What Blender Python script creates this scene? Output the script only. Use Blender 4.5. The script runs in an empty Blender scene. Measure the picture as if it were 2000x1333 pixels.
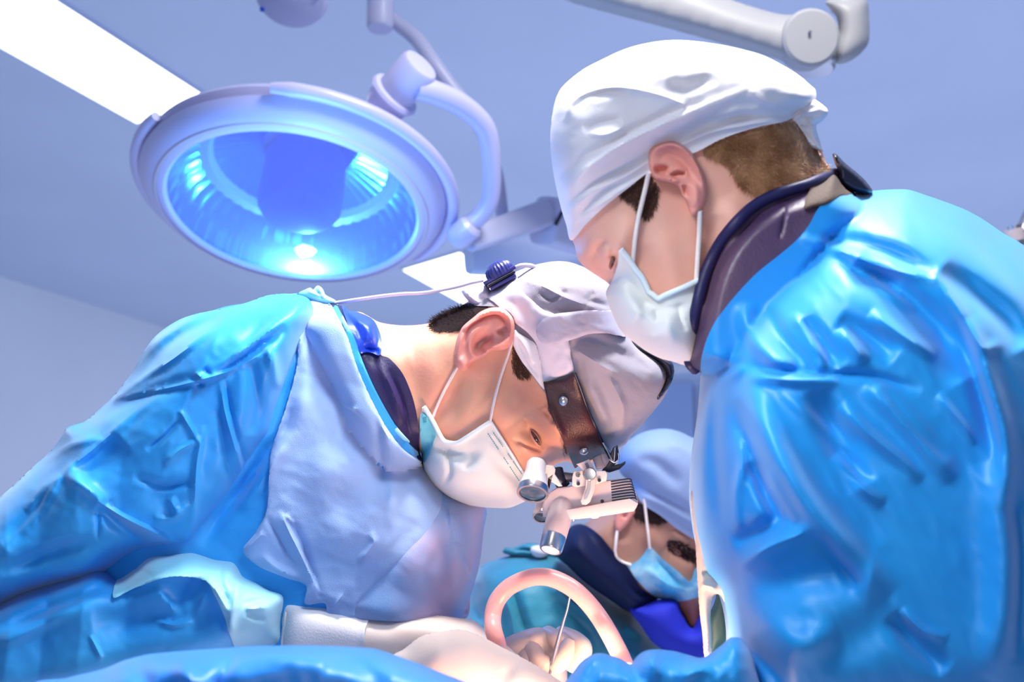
import bpy, bmesh, math, random
import numpy as np
from mathutils import Vector, Matrix, noise
from mathutils.geometry import delaunay_2d_cdt

random.seed(7); rng = np.random.default_rng(7)
SC = bpy.context.scene
COL = SC.collection

# ------------------------------------------------------------------ camera
FPX = 2000.0                       # focal length in px of a 2000 px wide frame = 36 mm
PITCH = math.radians(12.5); ROLL = math.radians(0.0)
CAM = np.array([0.0, 0.0, 1.2])
Fv = np.array([0, math.cos(PITCH), math.sin(PITCH)])
U0 = np.array([0, -math.sin(PITCH), math.cos(PITCH)]); R0 = np.array([1.0, 0, 0])
Rv = R0*math.cos(ROLL) + U0*math.sin(ROLL)
Uv = U0*math.cos(ROLL) - R0*math.sin(ROLL)

def P(x, y, d):
    """a point of the room, from a direction seen from the tripod and its distance"""
    return Vector(CAM + Fv*d + Rv*((x-1000)*d/FPX) + Uv*((666.5-y)*d/FPX))
def PV(xy, d):
    xy = np.asarray(xy, float); d = np.asarray(d, float)
    return CAM + Fv*d[:, None] + Rv*((xy[:, 0]-1000)*d/FPX)[:, None] + Uv*((666.5-xy[:, 1])*d/FPX)[:, None]
def cdir(r, u, f):
    v = Rv*r + Uv*u + Fv*f
    return Vector(v/np.linalg.norm(v))

cd = bpy.data.cameras.new('camera'); cam = bpy.data.objects.new('camera', cd); COL.objects.link(cam)
cam.matrix_world = Matrix(((Rv[0], Uv[0], -Fv[0], CAM[0]), (Rv[1], Uv[1], -Fv[1], CAM[1]), (Rv[2], Uv[2], -Fv[2], CAM[2]), (0, 0, 0, 1)))
cd.sensor_width = 36; cd.lens = 36*FPX/2000; cd.clip_start = 0.05; cd.clip_end = 60
cd.dof.use_dof = True; cd.dof.focus_distance = 0.92; cd.dof.aperture_fstop = 6.3
SC.camera = cam
SC.view_settings.view_transform = 'Standard'; SC.view_settings.look = 'None'
SC.view_settings.gamma = 1; SC.view_settings.use_curve_mapping = False
SC.view_settings.exposure = 0.0

# ------------------------------------------------------------------ light
def lin(c):
    c = c/255.0
    return c/12.92 if c <= 0.04045 else ((c+0.055)/1.055)**2.4
def rgb(r, g, b): return (lin(r), lin(g), lin(b), 1.0)

w = bpy.data.worlds.new('world'); SC.world = w; w.use_nodes = True
w.node_tree.nodes['Background'].inputs[0].default_value = (0.50, 0.66, 1.0, 1)
w.node_tree.nodes['Background'].inputs[1].default_value = 0.27

def area_light(name, loc, target, size, power, color, spread=math.pi, shape='DISK', size_y=None):
    ld = bpy.data.lights.new(name, 'AREA'); ld.shape = shape; ld.size = size; ld.energy = power; ld.color = color
    if size_y: ld.size_y = size_y
    ld.spread = spread
    o = bpy.data.objects.new(name, ld); COL.objects.link(o); o.location = loc
    o.rotation_euler = (Vector(target)-Vector(loc)).to_track_quat('-Z', 'Y').to_euler()
    return o
def point_light(name, loc, power, color, radius=0.05):
    ld = bpy.data.lights.new(name, 'POINT'); ld.energy = power; ld.color = color; ld.shadow_soft_size = radius
    o = bpy.data.objects.new(name, ld); COL.objects.link(o); o.location = loc
    return o
# second operating lamp, above and behind the right surgeon
area_light('operating_light_right', P(1750, -1500, 1.1), P(1500, 420, 0.8), 0.40, 34, (1, 0.97, 0.93))
# added warm fill light behind the tripod, brightens the skin
area_light('warm_fill_near', P(1900, -300, -.25), P(950, 850, 0.95), 0.45, 2.2, (1.0, 0.88, 0.76))
# added overhead light that brightens the gloves
area_light('overhead_glove_fill', P(1060, -2600, .80), P(1000, 1250, 0.95), 0.25, 3.6, (1.0, 0.93, 0.88), spread=math.radians(60))
# added oblique light from the upper left, brings out the right gown's folds
area_light('gown_fold_fill', P(600, -700, .40), P(1800, 1000, 0.68), 0.16, 0.42, (0.92, 0.96, 1.0), spread=math.radians(62))
area_light('sleeve_graze_fill', P(1150, -500, .62), P(250, 950, 0.9), 0.14, 0.5, (0.85, 0.93, 1.0), spread=math.radians(64))  # added oblique light grazing the left surgeon's sleeve
# added warm light below the frame, stands in for bounce off the field
area_light('field_bounce_fill', P(1170, 1560, 0.72), P(1080, 800, 1.0), 0.18, 3.2, (1, 0.58, 0.36))
# the big lamp's own blue light, then an added point light under it
ln = cdir(-.03, -.88, -.47); LD = 1.9; LC = P(574, 410, LD)      # the lamp's glass: where it hangs and how it is turned
def behind_glass(x, y, h):
    """a point h metres above the lamp's glass, seen through it at x, y"""
    r = P(x, y, 1)-Vector(CAM); t = ((LC-ln*h)-Vector(CAM)).dot(ln)/r.dot(ln)
    return Vector(CAM)+r*t
point_light('blue_lamp_light', behind_glass(600, 512, .022), 9, (0.16, 0.50, 1.0), 0.012)
point_light('blue_spill_fill', P(585, 500, 1.62), 6.5, (0.15, 0.44, 1.0), 0.08)  # added point light below the lamp, blues the ceiling and shoulder
# added uplight at floor level, stands in for bounce onto the ceiling
ld_ = area_light('floor_bounce_fill', (1.0, 4.2, 0.15), (1.0, 4.2, 3), 5.5, 118, (0.58, 0.67, 0.96), shape='RECTANGLE', size_y=6.5)

# ------------------------------------------------------------------ materials
MATS = {}
def mat(name, col, rough=0.5, metal=0.0, spec=0.5, bump=0.0, bscale=200, sheen=0.0, coat=0.0, sss=0.0, sssr=(1, .35, .2), ssss=0.01,
        var=0.0, vscale=8, emit=None, estr=0, col2=None, alpha=1.0, trans=0.0, crump=0.0, cscale=14, bands=None, sheen_col=None):
    m = bpy.data.materials.new(name); m.use_nodes = True
    nt = m.node_tree; b = nt.nodes['Principled BSDF']
    b.inputs['Base Color'].default_value = col; b.inputs['Roughness'].default_value = rough
    b.inputs['Metallic'].default_value = metal; b.inputs['Specular IOR Level'].default_value = spec
    if sheen:
        b.inputs['Sheen Weight'].default_value = sheen; b.inputs['Sheen Roughness'].default_value = 0.45
        if sheen_col: b.inputs['Sheen Tint'].default_value = sheen_col
    if coat: b.inputs['Coat Weight'].default_value = coat; b.inputs['Coat Roughness'].default_value = 0.28
    if sss:
        b.inputs['Subsurface Weight'].default_value = sss; b.inputs['Subsurface Radius'].default_value = sssr
        b.inputs['Subsurface Scale'].default_value = ssss
    if emit: b.inputs['Emission Color'].default_value = emit; b.inputs['Emission Strength'].default_value = estr
    if alpha < 1: b.inputs['Alpha'].default_value = alpha
    if trans: b.inputs['Transmission Weight'].default_value = trans
    tc = nt.nodes.new('ShaderNodeTexCoord')
    if col2 is not None or var:
        n = nt.nodes.new('ShaderNodeTexNoise'); n.inputs['Scale'].default_value = vscale; n.inputs['Detail'].default_value = 4
        nt.links.new(tc.outputs['Object'], n.inputs['Vector'])
        mx = nt.nodes.new('ShaderNodeMix'); mx.data_type = 'RGBA'
        mx.inputs[6].default_value = col
        mx.inputs[7].default_value = col2 if col2 is not None else tuple(min(1, c*(1+var)) for c in col[:3])+(1,)
        mr = nt.nodes.new('ShaderNodeMapRange'); mr.inputs[1].default_value = .38; mr.inputs[2].default_value = .64
        nt.links.new(n.outputs['Fac'], mr.inputs[0]); nt.links.new(mr.outputs[0], mx.inputs[0])
        nt.links.new(mx.outputs[2], b.inputs['Base Color'])
    last = None
    if crump:
        v = nt.nodes.new('ShaderNodeTexNoise'); v.noise_type = 'RIDGED_MULTIFRACTAL'; v.inputs['Scale'].default_value = cscale; v.inputs['Detail'].default_value = 3
        v.inputs['Distortion'].default_value = 0.6
        nt.links.new(tc.outputs['Object'], v.inputs['Vector'])
        bp = nt.nodes.new('ShaderNodeBump'); bp.inputs['Strength'].default_value = crump; bp.inputs['Distance'].default_value = 0.004
        nt.links.new(v.outputs['Fac'], bp.inputs['Height']); last = bp
    if bump:
        v = nt.nodes.new('ShaderNodeTexNoise'); v.inputs['Scale'].default_value = bscale; v.inputs['Detail'].default_value = 3
        nt.links.new(tc.outputs['Object'], v.inputs['Vector'])
        bp = nt.nodes.new('ShaderNodeBump'); bp.inputs['Strength'].default_value = bump; bp.inputs['Distance'].default_value = 0.001
        nt.links.new(v.outputs['Fac'], bp.inputs['Height'])
        if last: nt.links.new(last.outputs[0], bp.inputs['Normal'])
        last = bp
    if last: nt.links.new(last.outputs[0], b.inputs['Normal'])
    MATS[name] = m
    return m

skin = mat('skin', (0.78, 0.42, 0.28, 1), .48, spec=.4, bump=.25, bscale=260, sss=.25, ssss=.006, col2=(0.74, 0.35, 0.25, 1), vscale=30)
skin_ear = mat('skin_ear', (0.76, 0.33, 0.28, 1), .42, spec=.4, bump=.2, bscale=300, sss=.35, ssss=.008)
skin_pale = mat('skin_pale', (0.84, 0.48, 0.38, 1), .5, spec=.35, bump=.2, bscale=260, sss=.3, ssss=.006, col2=(0.78, 0.40, 0.31, 1), vscale=30)
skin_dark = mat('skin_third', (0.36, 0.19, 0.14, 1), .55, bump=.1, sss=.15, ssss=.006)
hair_dark = mat('hair_dark', (0.03, 0.018, 0.02, 1), .8, spec=.15, bump=.4, bscale=400)
hair_brown = mat('hair_brown', (0.36, 0.18, 0.085, 1), .5, bump=.4, bscale=300, col2=(0.60, 0.36, 0.20, 1), vscale=60)
gown_m = mat('gown_blue_film', (0.008, 0.27, 0.72, 1), .52, spec=.5, bump=.10, bscale=900, sheen=.3, crump=.05, cscale=16, coat=.06, col2=(0.03, 0.38, 0.80, 1), vscale=7, sheen_col=(.75, .9, 1, 1))
gown_r = mat('gown_blue_soft', (0.004, 0.235, 0.66, 1), .5, spec=.5, bump=.06, bscale=600, sheen=.3, crump=.06, cscale=10, coat=.0, col2=(0.006, 0.29, 0.72, 1), vscale=6, sheen_col=(.8, .95, 1, 1))
gown_pale = mat('gown_pale_fleece', (0.31, 0.46, 0.76, 1), .7, spec=.25, bump=.5, bscale=1400, sheen=.3, crump=.06, cscale=18)
gown_chest = mat('gown_thin_chest', (0.23, 0.40, 0.70, 1), .5, spec=.4, bump=.4, bscale=1200, col2=(0.38, 0.33, 0.52, 1), vscale=11, crump=.3, cscale=22)
gown_cyan = mat('gown_sleeve_cyan', (0.20, 0.58, 0.74, 1), .5, spec=.45, bump=.15, bscale=700, sheen=.4, crump=.15, cscale=20, col2=(0.32, 0.66, 0.78, 1), vscale=12)
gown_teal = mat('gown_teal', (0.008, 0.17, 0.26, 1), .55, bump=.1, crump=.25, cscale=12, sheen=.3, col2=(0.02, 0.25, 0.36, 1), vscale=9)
cap_grey = mat('cap_grey_white', (0.34, 0.32, 0.39, 1), .75, spec=.25, bump=.35, bscale=900, crump=.35, cscale=26, sheen=.2)
cap_white = mat('cap_white', (0.80, 0.80, 0.88, 1), .6, spec=.3, bump=.15, bscale=700, crump=.12, cscale=22, sheen=.3)
cap_blue = mat('cap_blue', (0.24, 0.36, 0.62, 1), .7, bump=.1, crump=.2, cscale=24)
mask_m = mat('mask_white', (0.76, 0.78, 0.77, 1), .7, spec=.25, bump=.25, bscale=1200, crump=.10, cscale=22, sheen=.15)
mask_edge = mat('mask_edge', (0.74, 0.84, 0.88, 1), .6, bump=.2, bscale=900)
mask_turq = mat('mask_turquoise_lining', (0.16, 0.56, 0.66, 1), .7, bump=.3, bscale=900)
mask_blue = mat('mask_blue', (0.05, 0.42, 0.74, 1), .6, crump=.2, cscale=40, col2=(.35, .66, .82, 1), vscale=28)
elastic = mat('elastic_white', (0.86, 0.78, 0.76, 1), .7, bump=.5, bscale=1500)
collar_n = mat('collar_navy', (0.009, 0.010, 0.075, 1), .5, spec=.4, bump=.3, bscale=500, col2=(0.025, 0.013, 0.07, 1), vscale=10)
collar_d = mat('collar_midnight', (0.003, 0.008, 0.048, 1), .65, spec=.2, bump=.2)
collar_b = mat('collar_bright_blue', (0.01, 0.06, 0.62, 1), .4, bump=.2, bscale=300, coat=.2)
collar_p = mat('collar_plum', (0.055, 0.030, 0.085, 1), .42, spec=.5, bump=.4, bscale=420, crump=.15, cscale=30, col2=(0.12, 0.065, 0.11, 1), vscale=10)
black_m = mat('black_plastic', (0.012, 0.014, 0.035, 1), .35, bump=.1)
leather = mat('leather_band', (0.035, 0.014, 0.022, 1), .42, spec=.5, bump=.5, bscale=700, col2=(0.11, 0.022, 0.018, 1), vscale=14)
plastic_w = mat('plastic_headband', (0.72, 0.68, 0.80, 1), .42, spec=.4, bump=.02)
plastic_g = mat('plastic_strap', (0.52, 0.49, 0.62, 1), .5, spec=.4, bump=.05)
plastic_grey = mat('plastic_dark_grey', (0.12, 0.12, 0.17, 1), .4)
knob_m = mat('knob_violet', (0.03, 0.035, 0.22, 1), .35, coat=.2)
device = mat('device_cream', (0.66, 0.54, 0.54, 1), .38, spec=.45, bump=.05)
device_w = mat('device_white', (0.70, 0.66, 0.66, 1), .35, spec=.5)
chrome = mat('brushed_steel', (0.62, 0.60, 0.62, 1), .28, metal=1.0)
steel = mat('steel_probe', (0.48, 0.48, 0.56, 1), .35, metal=.9)
lens_m = mat('lens_glass', (0.02, 0.06, 0.12, 1), .05, spec=.9, coat=.8)
lamp_em = mat('headlamp_face', (0.9, 0.85, 0.85, 1), .2, emit=(1, .9, .88, 1), estr=.9)
glove_m = mat('glove_latex', (0.82, 0.68, 0.60, 1), .38, spec=.4, bump=.12, bscale=300, sss=.2, ssss=.006, crump=.06, cscale=30)
glove_cuff = mat('glove_cuff', (0.80, 0.76, 0.76, 1), .5, bump=.3, bscale=600)
tube_m = mat('suction_tube_pink', (0.84, 0.40, 0.38, 1), .3, spec=.5, sss=.4, ssss=.006, coat=.3)
towel_m = mat('towel_beige', (0.42, 0.34, 0.32, 1), .9, bump=.3, col2=(.48, .45, .44, 1), vscale=6)
drape_m = mat('drape_blue', (0.0, 0.22, 0.85, 1), .45, spec=.5, sheen=.4, crump=.1, cscale=8, col2=(0.03, 0.33, 0.85, 1), vscale=5)
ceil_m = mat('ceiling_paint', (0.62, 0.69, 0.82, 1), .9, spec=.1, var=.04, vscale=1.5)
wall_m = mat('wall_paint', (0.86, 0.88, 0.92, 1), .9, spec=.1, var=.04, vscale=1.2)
floor_m = mat('floor_vinyl', (0.30, 0.36, 0.46, 1), .4, var=.1)
panel_m = mat('panel_light', (1, 1, 1, 1), .5, emit=(1, 1, 1, 1), estr=3.0)
panel_f = mat('panel_frame', (0.6, 0.66, 0.85, 1), .5)
lamp_body = mat('lamp_enamel', (0.52, 0.52, 0.80, 1), .35, spec=.5, coat=.2)
lamp_arm = mat('arm_enamel', (0.50, 0.52, 0.72, 1), .4, spec=.5)
arm_beige = mat('arm_beige_enamel', (0.34, 0.34, 0.36, 1), .45, spec=.4)
reflect_m = mat('reflector_blue', (0.06, 0.28, 0.95, 1), .16, metal=1.0, bump=.0, crump=.25, cscale=16)
core_m = mat('lamp_core', (0.02, 0.06, 0.55, 1), .5, coat=.05)
bulb_m = mat('bulb_glow', (1, 1, 1, 1), .3, emit=(.62, .86, 1, 1), estr=9)
cab_m = mat('cabinet_enamel', (0.50, 0.58, 0.78, 1), .4)
cab_d = mat('cabinet_glass', (0.32, 0.45, 0.72, 1), .2, coat=.5)
cream_m = mat('gown_lining_cream', (0.44, 0.38, 0.35, 1), .8, crump=.25, cscale=14)
green_m = mat('green_drape', (0.002, 0.035, 0.045, 1), .7, crump=.2, cscale=14)
scrub_m = mat('scrub_royal_blue', (0.004, 0.015, 0.45, 1), .8, bump=.2, crump=.2, cscale=20)
brow_m = mat('brow_hair', (0.10, 0.05, 0.035, 1), .6)
eye_m = mat('eye_wet_brown', (0.008, 0.004, 0.004, 1), .05, spec=.9, coat=1.0)
eyew_m = mat('eye_white_shaded', (0.10, 0.055, 0.045, 1), .12, coat=1.0)  # shade of lid and brow painted into the white as dark brown
lash_m = mat('eyelid', (0.36, 0.13, 0.09, 1), .5)
tape_m = mat('velcro_brown', (0.06, 0.035, 0.028, 1), .8, bump=.6, bscale=500)
print_m = mat('mask_print', (0.05, 0.35, 0.45, 1), .8)

# ------------------------------------------------------------------ object helpers
def setp(o, label=None, cat=None, group=None, kind=None):
    if label: o['label'] = label
    if cat: o['category'] = cat
    if group: o['group'] = group
    if kind: o['kind'] = kind
    return o
def root(name, loc, label, cat, group=None):
    o = bpy.data.objects.new(name, None); COL.objects.link(o); o.location = loc; o.empty_display_size = .05
    return setp(o, label, cat, group)
def wloc(o):
    v = Vector(o.location)
    while o.parent: o = o.parent; v += Vector(o.location)
    return v
def link(name, bm, m, parent=None, label=None, sharp=50, smooth=True, origin=None):
    """link a bmesh given in room coordinates as one mesh object, origin at its base"""
    bm.normal_update()
    if smooth:
        lim = math.radians(sharp)
        for f in bm.faces: f.smooth = True
        for e in bm.edges:
            if len(e.link_faces) == 2 and e.calc_face_angle(0) > lim: e.smooth = False
    vs = bm.verts
    n = max(1, len(vs))
    if origin is None:
        xs = [v.co.x for v in vs]; ys = [v.co.y for v in vs]; zs = [v.co.z for v in vs]
        origin = Vector(((min(xs)+max(xs))/2, (min(ys)+max(ys))/2, min(zs)))
    for v in vs: v.co -= origin
    me = bpy.data.meshes.new(name); bm.to_mesh(me); bm.free()
    ms = m if isinstance(m, (list, tuple)) else [m]
    for q in ms: me.materials.append(q)
    o = bpy.data.objects.new(name, me); COL.objects.link(o)
    if parent: o.parent = parent; o.location = origin - wloc(parent)
    else: o.location = origin
    if label: o['label'] = label
    return o

def cr(pts, step, closed=True):
    pts = [np.array(p[:2], float) for p in pts]; n = len(pts); out = []
    rngk = range(n if closed else n-1)
    for i in rngk:
        p1, p2 = pts[i], pts[(i+1) % n]
        L = np.linalg.norm(p2-p1)
        if L < 1e-6: continue
        p0 = pts[(i-1) % n] if (closed or i > 0) else p1
        p3 = pts[(i+2) % n] if (closed or i+2 < n) else p2
        t1 = (p2-p0)/2; t2 = (p3-p1)/2
        # keep tangents no longer than the span
        for t in (t1, t2):
            l = np.linalg.norm(t)
            if l > L: t *= L/l
        k = max(1, int(math.ceil(L/step)))
        for j in range(k):
            s = j/k; s2 = s*s; s3 = s2*s
            out.append((2*s3-3*s2+1)*p1 + (s3-2*s2+s)*t1 + (-2*s3+3*s2)*p2 + (s3-s2)*t2)
    if not closed: out.append(pts[-1])
    return np.array(out)

def softd(poly, X):
    a = poly; b = np.roll(poly, -1, 0); mid = (a+b)/2; L = np.linalg.norm(b-a, axis=1)
    out = np.empty(len(X))
    for i in range(0, len(X), 3000):
        x = X[i:i+3000]
        r2 = ((x[:, None, :]-mid[None])**2).sum(2)+0.05
        out[i:i+3000] = ((L/(r2**1.5)).sum(1)/2)**-0.5
    return out
def inside(poly, X):
    a = poly; b = np.roll(poly, -1, 0)
    out = np.empty(len(X), bool)
    for i in range(0, len(X), 4000):
        x = X[i:i+4000, 0:1]; y = X[i:i+4000, 1:2]
        c = ((a[:, 1] > y) != (b[:, 1] > y))
        with np.errstate(divide='ignore', invalid='ignore'):
            xi = (b[:, 0]-a[:, 0])*(y-a[:, 1])/(b[:, 1]-a[:, 1])+a[:, 0]
        out[i:i+4000] = ((c & (x < xi)).sum(1) % 2) == 1
    return out
def gdome(t): t = np.clip(t, 0, 1); return np.sqrt(np.maximum(0, 1-(1-t)**2))
def smax(a, b, k=0.01):
    h = np.clip(0.5+0.5*(a-b)/k, 0, 1)
    return b*(1-h)+a*h + k*h*(1-h)

SLOPE = 1.7
def strokes(X, folds, D=1.0, wk=1.0, slope=SLOPE):
    """sum of cloth folds; each fold = (points, width px, height m[, kind]) ; kind 'g' round, 's' one-sided overlap"""
    H = np.zeros(len(X))
    for f in folds:
        pts = cr(f[0], 6, False) if len(f[0]) > 1 else np.array([f[0][0], (f[0][0][0]+.1, f[0][0][1])], float)
        w, h = f[1]*wk, f[2]; kind = f[3] if len(f) > 3 else 'g'
        lim_ = slope*w*D/FPX; h = max(-lim_, min(lim_, h))          # cloth does not fold steeper than this
        lo = pts.min(0)-w*5; hi = pts.max(0)+w*5
        sel = np.where(((X > lo) & (X < hi)).all(1))[0]
        if len(sel) == 0: continue
        x = X[sel]; a = pts[:-1]; b = pts[1:]; ab = b-a; L = np.maximum(np.linalg.norm(ab, axis=1), 1e-6)
        cum = np.concatenate([[0], np.cumsum(L)]); tot = cum[-1]
        best = np.full(len(x), 1e9); sgn = np.zeros(len(x)); tt = np.zeros(len(x))
        for j in range(len(a)):
            ax = x-a[j]; t = np.clip((ax@ab[j])/(L[j]**2), 0, 1)
            d = np.linalg.norm(ax-t[:, None]*ab[j], axis=1)
            c = (ab[j][0]*ax[:, 1]-ab[j][1]*ax[:, 0])/L[j]
            m = d < best
            best[m] = d[m]; sgn[m] = c[m]; tt[m] = ((cum[j]+t*L[j])/tot)[m]
        if len(f[0]) > 2 or (len(f[0]) == 2 and tot > 2*w):
            amp = h*np.clip(1-np.abs(2*tt-1)**3, 0, 1)
        else: amp = h
        if kind == 'g': v = np.exp(-(best/w)**2)
        elif kind == 's':      # the high side lies on the positive (clockwise, screen right of travel) side
            v = np.where(sgn > 0, np.exp(-best/w), np.exp(-(best/max(w*.3, 5.0))**2))
        elif kind == 'v':      # crisp crease
            v = np.exp(-best/w)
        H[sel] += amp*v
    return H

def crumple(X, amp, sc, seed, stretch=(1, 1), ang=0):
    out = np.empty(len(X)); ca, sa = math.cos(ang), math.sin(ang)
    for i, (x, y) in enumerate(X):
        u = (x*ca+y*sa)/sc*stretch[0]; v = (-x*sa+y*ca)/sc*stretch[1]
        n1 = noise.noise((u, v, seed)); n2 = noise.noise((u*2.3+9, v*2.3, seed+4)); n3 = noise.noise((u*5, v*5+3, seed+8))
        out[i] = (1-2.2*abs(n1)) + .5*(1-2.2*abs(n2)) + .22*n3
    return out*amp

def facets(X, amp, per, seed, ang0):
    """crisp creases with flat cloth between them: crossing pleats that wander"""
    r = np.random.default_rng(int(seed*10)); out = np.zeros(len(X)); x, y = X[:, 0], X[:, 1]
    wx = x+per*.25*np.sin(y/per*1.3+seed)+per*.12*np.sin(x/per*2.1+y/per*.7+seed*2); wy = y+per*.25*np.sin(x/per*1.1+seed*3)+per*.12*np.sin(y/per*2.3+seed)
    for k, (p, a) in enumerate(((1.0, 1.0), (.72, .8), (1.35, .9))):
        th = ang0+(-.5, .75, 1.4, -1.1, .3)[k]+r.uniform(-.25, .25); ph = r.uniform(0, 1)
        q = (wx*math.cos(th)+wy*math.sin(th))/(per*p)+ph
        t = np.abs((q % 1)-.5)*2
        m = .55+.45*np.sin(x/per*.9*p+y/per*1.2+r.uniform(0, 6))
        out += a*(t-.5)*m
    return out*amp

class Solid:
    """A closed body: its outline, its middle distance D, how far it bulges, and an optional body it wraps around."""
    def __init__(s, pts, D, T, R=None, base=None, off=.0015, folds=(), noise_=None, near=False, thick=.003, step=5, tilt=None, T2=None, k=.012, wk=1.0, slope=SLOPE, facet=None):
        s.poly = cr(pts, step); s.D = D; s.T = T; s.base = base; s.off = off; s.folds = folds; s.noise_ = noise_
        s.near = near; s.thick = thick; s.tilt = tilt; s.R = R; s.T2 = T if T2 is None else T2; s.k = k
        s.facet = facet; s.wk = wk; s.slope = slope; s.fd = D if D < 1 or not near else .9
        lo, hi = s.poly.min(0), s.poly.max(0)
        if R is None:
            g = np.array([(x, y) for x in np.linspace(lo[0], hi[0], 26) for y in np.linspace(lo[1], hi[1], 26)])
            g = g[inside(s.poly, g)]
            s.R = softd(s.poly, g).max()*.98
    def Dm(s, X):
        if s.tilt is None: return np.full(len(X), s.D)
        cx, cy, tx, ty = s.tilt
        return s.D + (X[:, 0]-cx)*tx + (X[:, 1]-cy)*ty
    def height(s, X, back=False):
        sd = softd(s.poly, X)
        ins = inside(s.poly, X) | (sd < 1.0)
        h = (s.T2 if back else s.T)*gdome(sd/s.R)
        em = np.clip(sd/7.0, 0, 1)
        if not back:
            if len(s.folds): h = h + strokes(X, s.folds, s.fd, s.wk, s.slope)*em
            if s.noise_: h = h + crumple(X, *s.noise_)*em
            if s.facet: h = h + facets(X, *s.facet)*em
        h = np.where(ins, h, 0)
        if s.base is not None and not s.near:
            hb = s.Dm(X) - s.base(X)
            hb = np.where(hb > 1e-4, hb+s.off, 0)
            if back: hb = np.maximum(hb, 0)
            add = (strokes(X, s.folds, s.fd, s.wk, s.slope)*em if len(s.folds) and not back else 0)
            h = smax(h, hb+add, s.k)*1.0
            h = np.where(sd < 2.5, np.maximum(hb, 0)+ (h-np.maximum(hb, 0))*np.clip(sd/2.5, 0, 1), h)
        return h
    def front(s, X):
        X = np.asarray(X, float)
        if s.near: return s.base(X) - s.off - s.height(X)
        return s.Dm(X) - s.height(X)
    def backd(s, X):
        if s.near: return s.base(X) + s.thick
        return s.Dm(X) + s.height(X, True)
    def wrap(s, X):
        """front surface where the body is, nothing elsewhere"""
        X = np.asarray(X, float)
        return np.where(inside(s.poly, X), s.front(X), 99.0)
    def surf(s, X):
        """distance of the front surface"""
        return s.front(X)
    def at(s, x, y, lift=0): return P(x, y, float(s.front(np.array([[x, y]], float))[0])-lift)
    def mesh(s, grid=9, rings=(1.2, 3.5), bm=None, front_only=False):
        poly = s.poly; a = poly; nx = np.roll(poly, -1, 0); pv = np.roll(poly, 1, 0)
        tg = nx-pv; tg /= np.maximum(np.linalg.norm(tg, axis=1), 1e-6)[:, None]
        area = 0.5*np.sum(a[:, 0]*nx[:, 1]-nx[:, 0]*a[:, 1])
        nrm = np.stack([-tg[:, 1], tg[:, 0]], 1)*(1 if area > 0 else -1)
        extra = []
        for r in rings:
            q = a+nrm*r; q = q[inside(poly, q)]
            dd = softd(poly, q); q = q[dd > r*.55]; extra.append(q)
        lo, hi = poly.min(0), poly.max(0)
        xs = np.arange(lo[0], hi[0], grid); ys = np.arange(lo[1], hi[1], grid*.866)
        g = np.array([(x+(grid/2 if j % 2 else 0), y) for j, y in enumerate(ys) for x in xs])
        g = g[inside(poly, g)]; g = g[softd(poly, g) > max(rings[-1]*1.3 if rings else 2, grid*.45)]
        # rows of points along the folds keep their edges clean
        rows = []
        for f in s.folds:
            if len(f[0]) < 2: continue
            kind = f[3] if len(f) > 3 else 'g'; w_ = f[1]
            if kind == 'g' and w_ > grid*1.6: continue
            c_ = cr(f[0], grid*.75, False); t_ = np.gradient(c_, axis=0); t_ /= np.maximum(np.linalg.norm(t_, axis=1), 1e-6)[:, None]
            n_ = np.stack([-t_[:, 1], t_[:, 0]], 1)
            offs = (0, -max(w_*.3, 5)*.8, -max(w_*.3, 5)*1.7, w_*.6) if kind == 's' else (0, w_*.7, -w_*.7, w_*1.4, -w_*1.4)
            for q_ in offs: rows.append(c_+n_*q_)
        if rows:
            rows = np.concatenate(rows); rows = rows[inside(poly, rows)]; rows = rows[softd(poly, rows) > (rings[-1]*1.4 if rings else 2)]
            cell = {}; keep = []
            for p_ in rows:
                k_ = (int(p_[0]//(grid*.3)), int(p_[1]//(grid*.3)))
                if k_ in cell: continue
                cell[k_] = 1; keep.append(p_)
            rows = np.array(keep)
            if len(rows) and len(g):
                near_ = np.zeros(len(g), bool)
                for i_ in range(0, len(g), 2000):
                    near_[i_:i_+2000] = (((g[i_:i_+2000, None, :]-rows[None])**2).sum(2) < (grid*.62)**2).any(1)
                g = g[~near_]
            extra.append(rows)
        extra.append(g)
        pts = np.concatenate([poly]+extra); n = len(poly)
        vs, es, fs, *_ = delaunay_2d_cdt([Vector((p[0], p[1])) for p in pts], [(i, (i+1) % n) for i in range(n)], [], 1, 1e-4)
        V = np.array([(v.x, v.y) for v in vs])
        fr = PV(V, s.front(V)); own = bm is None
        if own: bm = bmesh.new()
        fv = [bm.verts.new(p) for p in fr]
        cnt = {}
        tri = []
        for f in fs:
            f = list(f)
            ar = sum(V[f[i]][0]*V[f[(i+1) % len(f)]][1]-V[f[(i+1) % len(f)]][0]*V[f[i]][1] for i in range(len(f)))
            if ar > 0: f = f[::-1]
            tri.append(f)
        for f in tri:
            for i in range(len(f)):
                e = (f[i], f[(i+1) % len(f)]); cnt[e] = cnt.get(e, 0)+1
        bd = s.backd(V)
        bk = PV(V, bd)
        bv = [bm.verts.new(p) for p in bk]
        for f in tri:
            try:
                bm.faces.new([fv[i] for i in f]); bm.faces.new([bv[i] for i in f[::-1]])
            except ValueError: pass
        for (i, j) in cnt:
            if (j, i) not in cnt:
                try: bm.faces.new([fv[j], fv[i], bv[i], bv[j]])
                except ValueError: pass
        if own:
            bmesh.ops.remove_doubles(bm, verts=bm.verts, dist=2e-5)
        return bm
    def obj(s, name, m, parent=None, grid=9, label=None, rings=(1.2, 3.5), sharp=60, origin=None, extra=()):
        bm = s.mesh(grid, rings)
        for e in extra: e(bm)
        return link(name, bm, m, parent, label, sharp, origin=origin)

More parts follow.
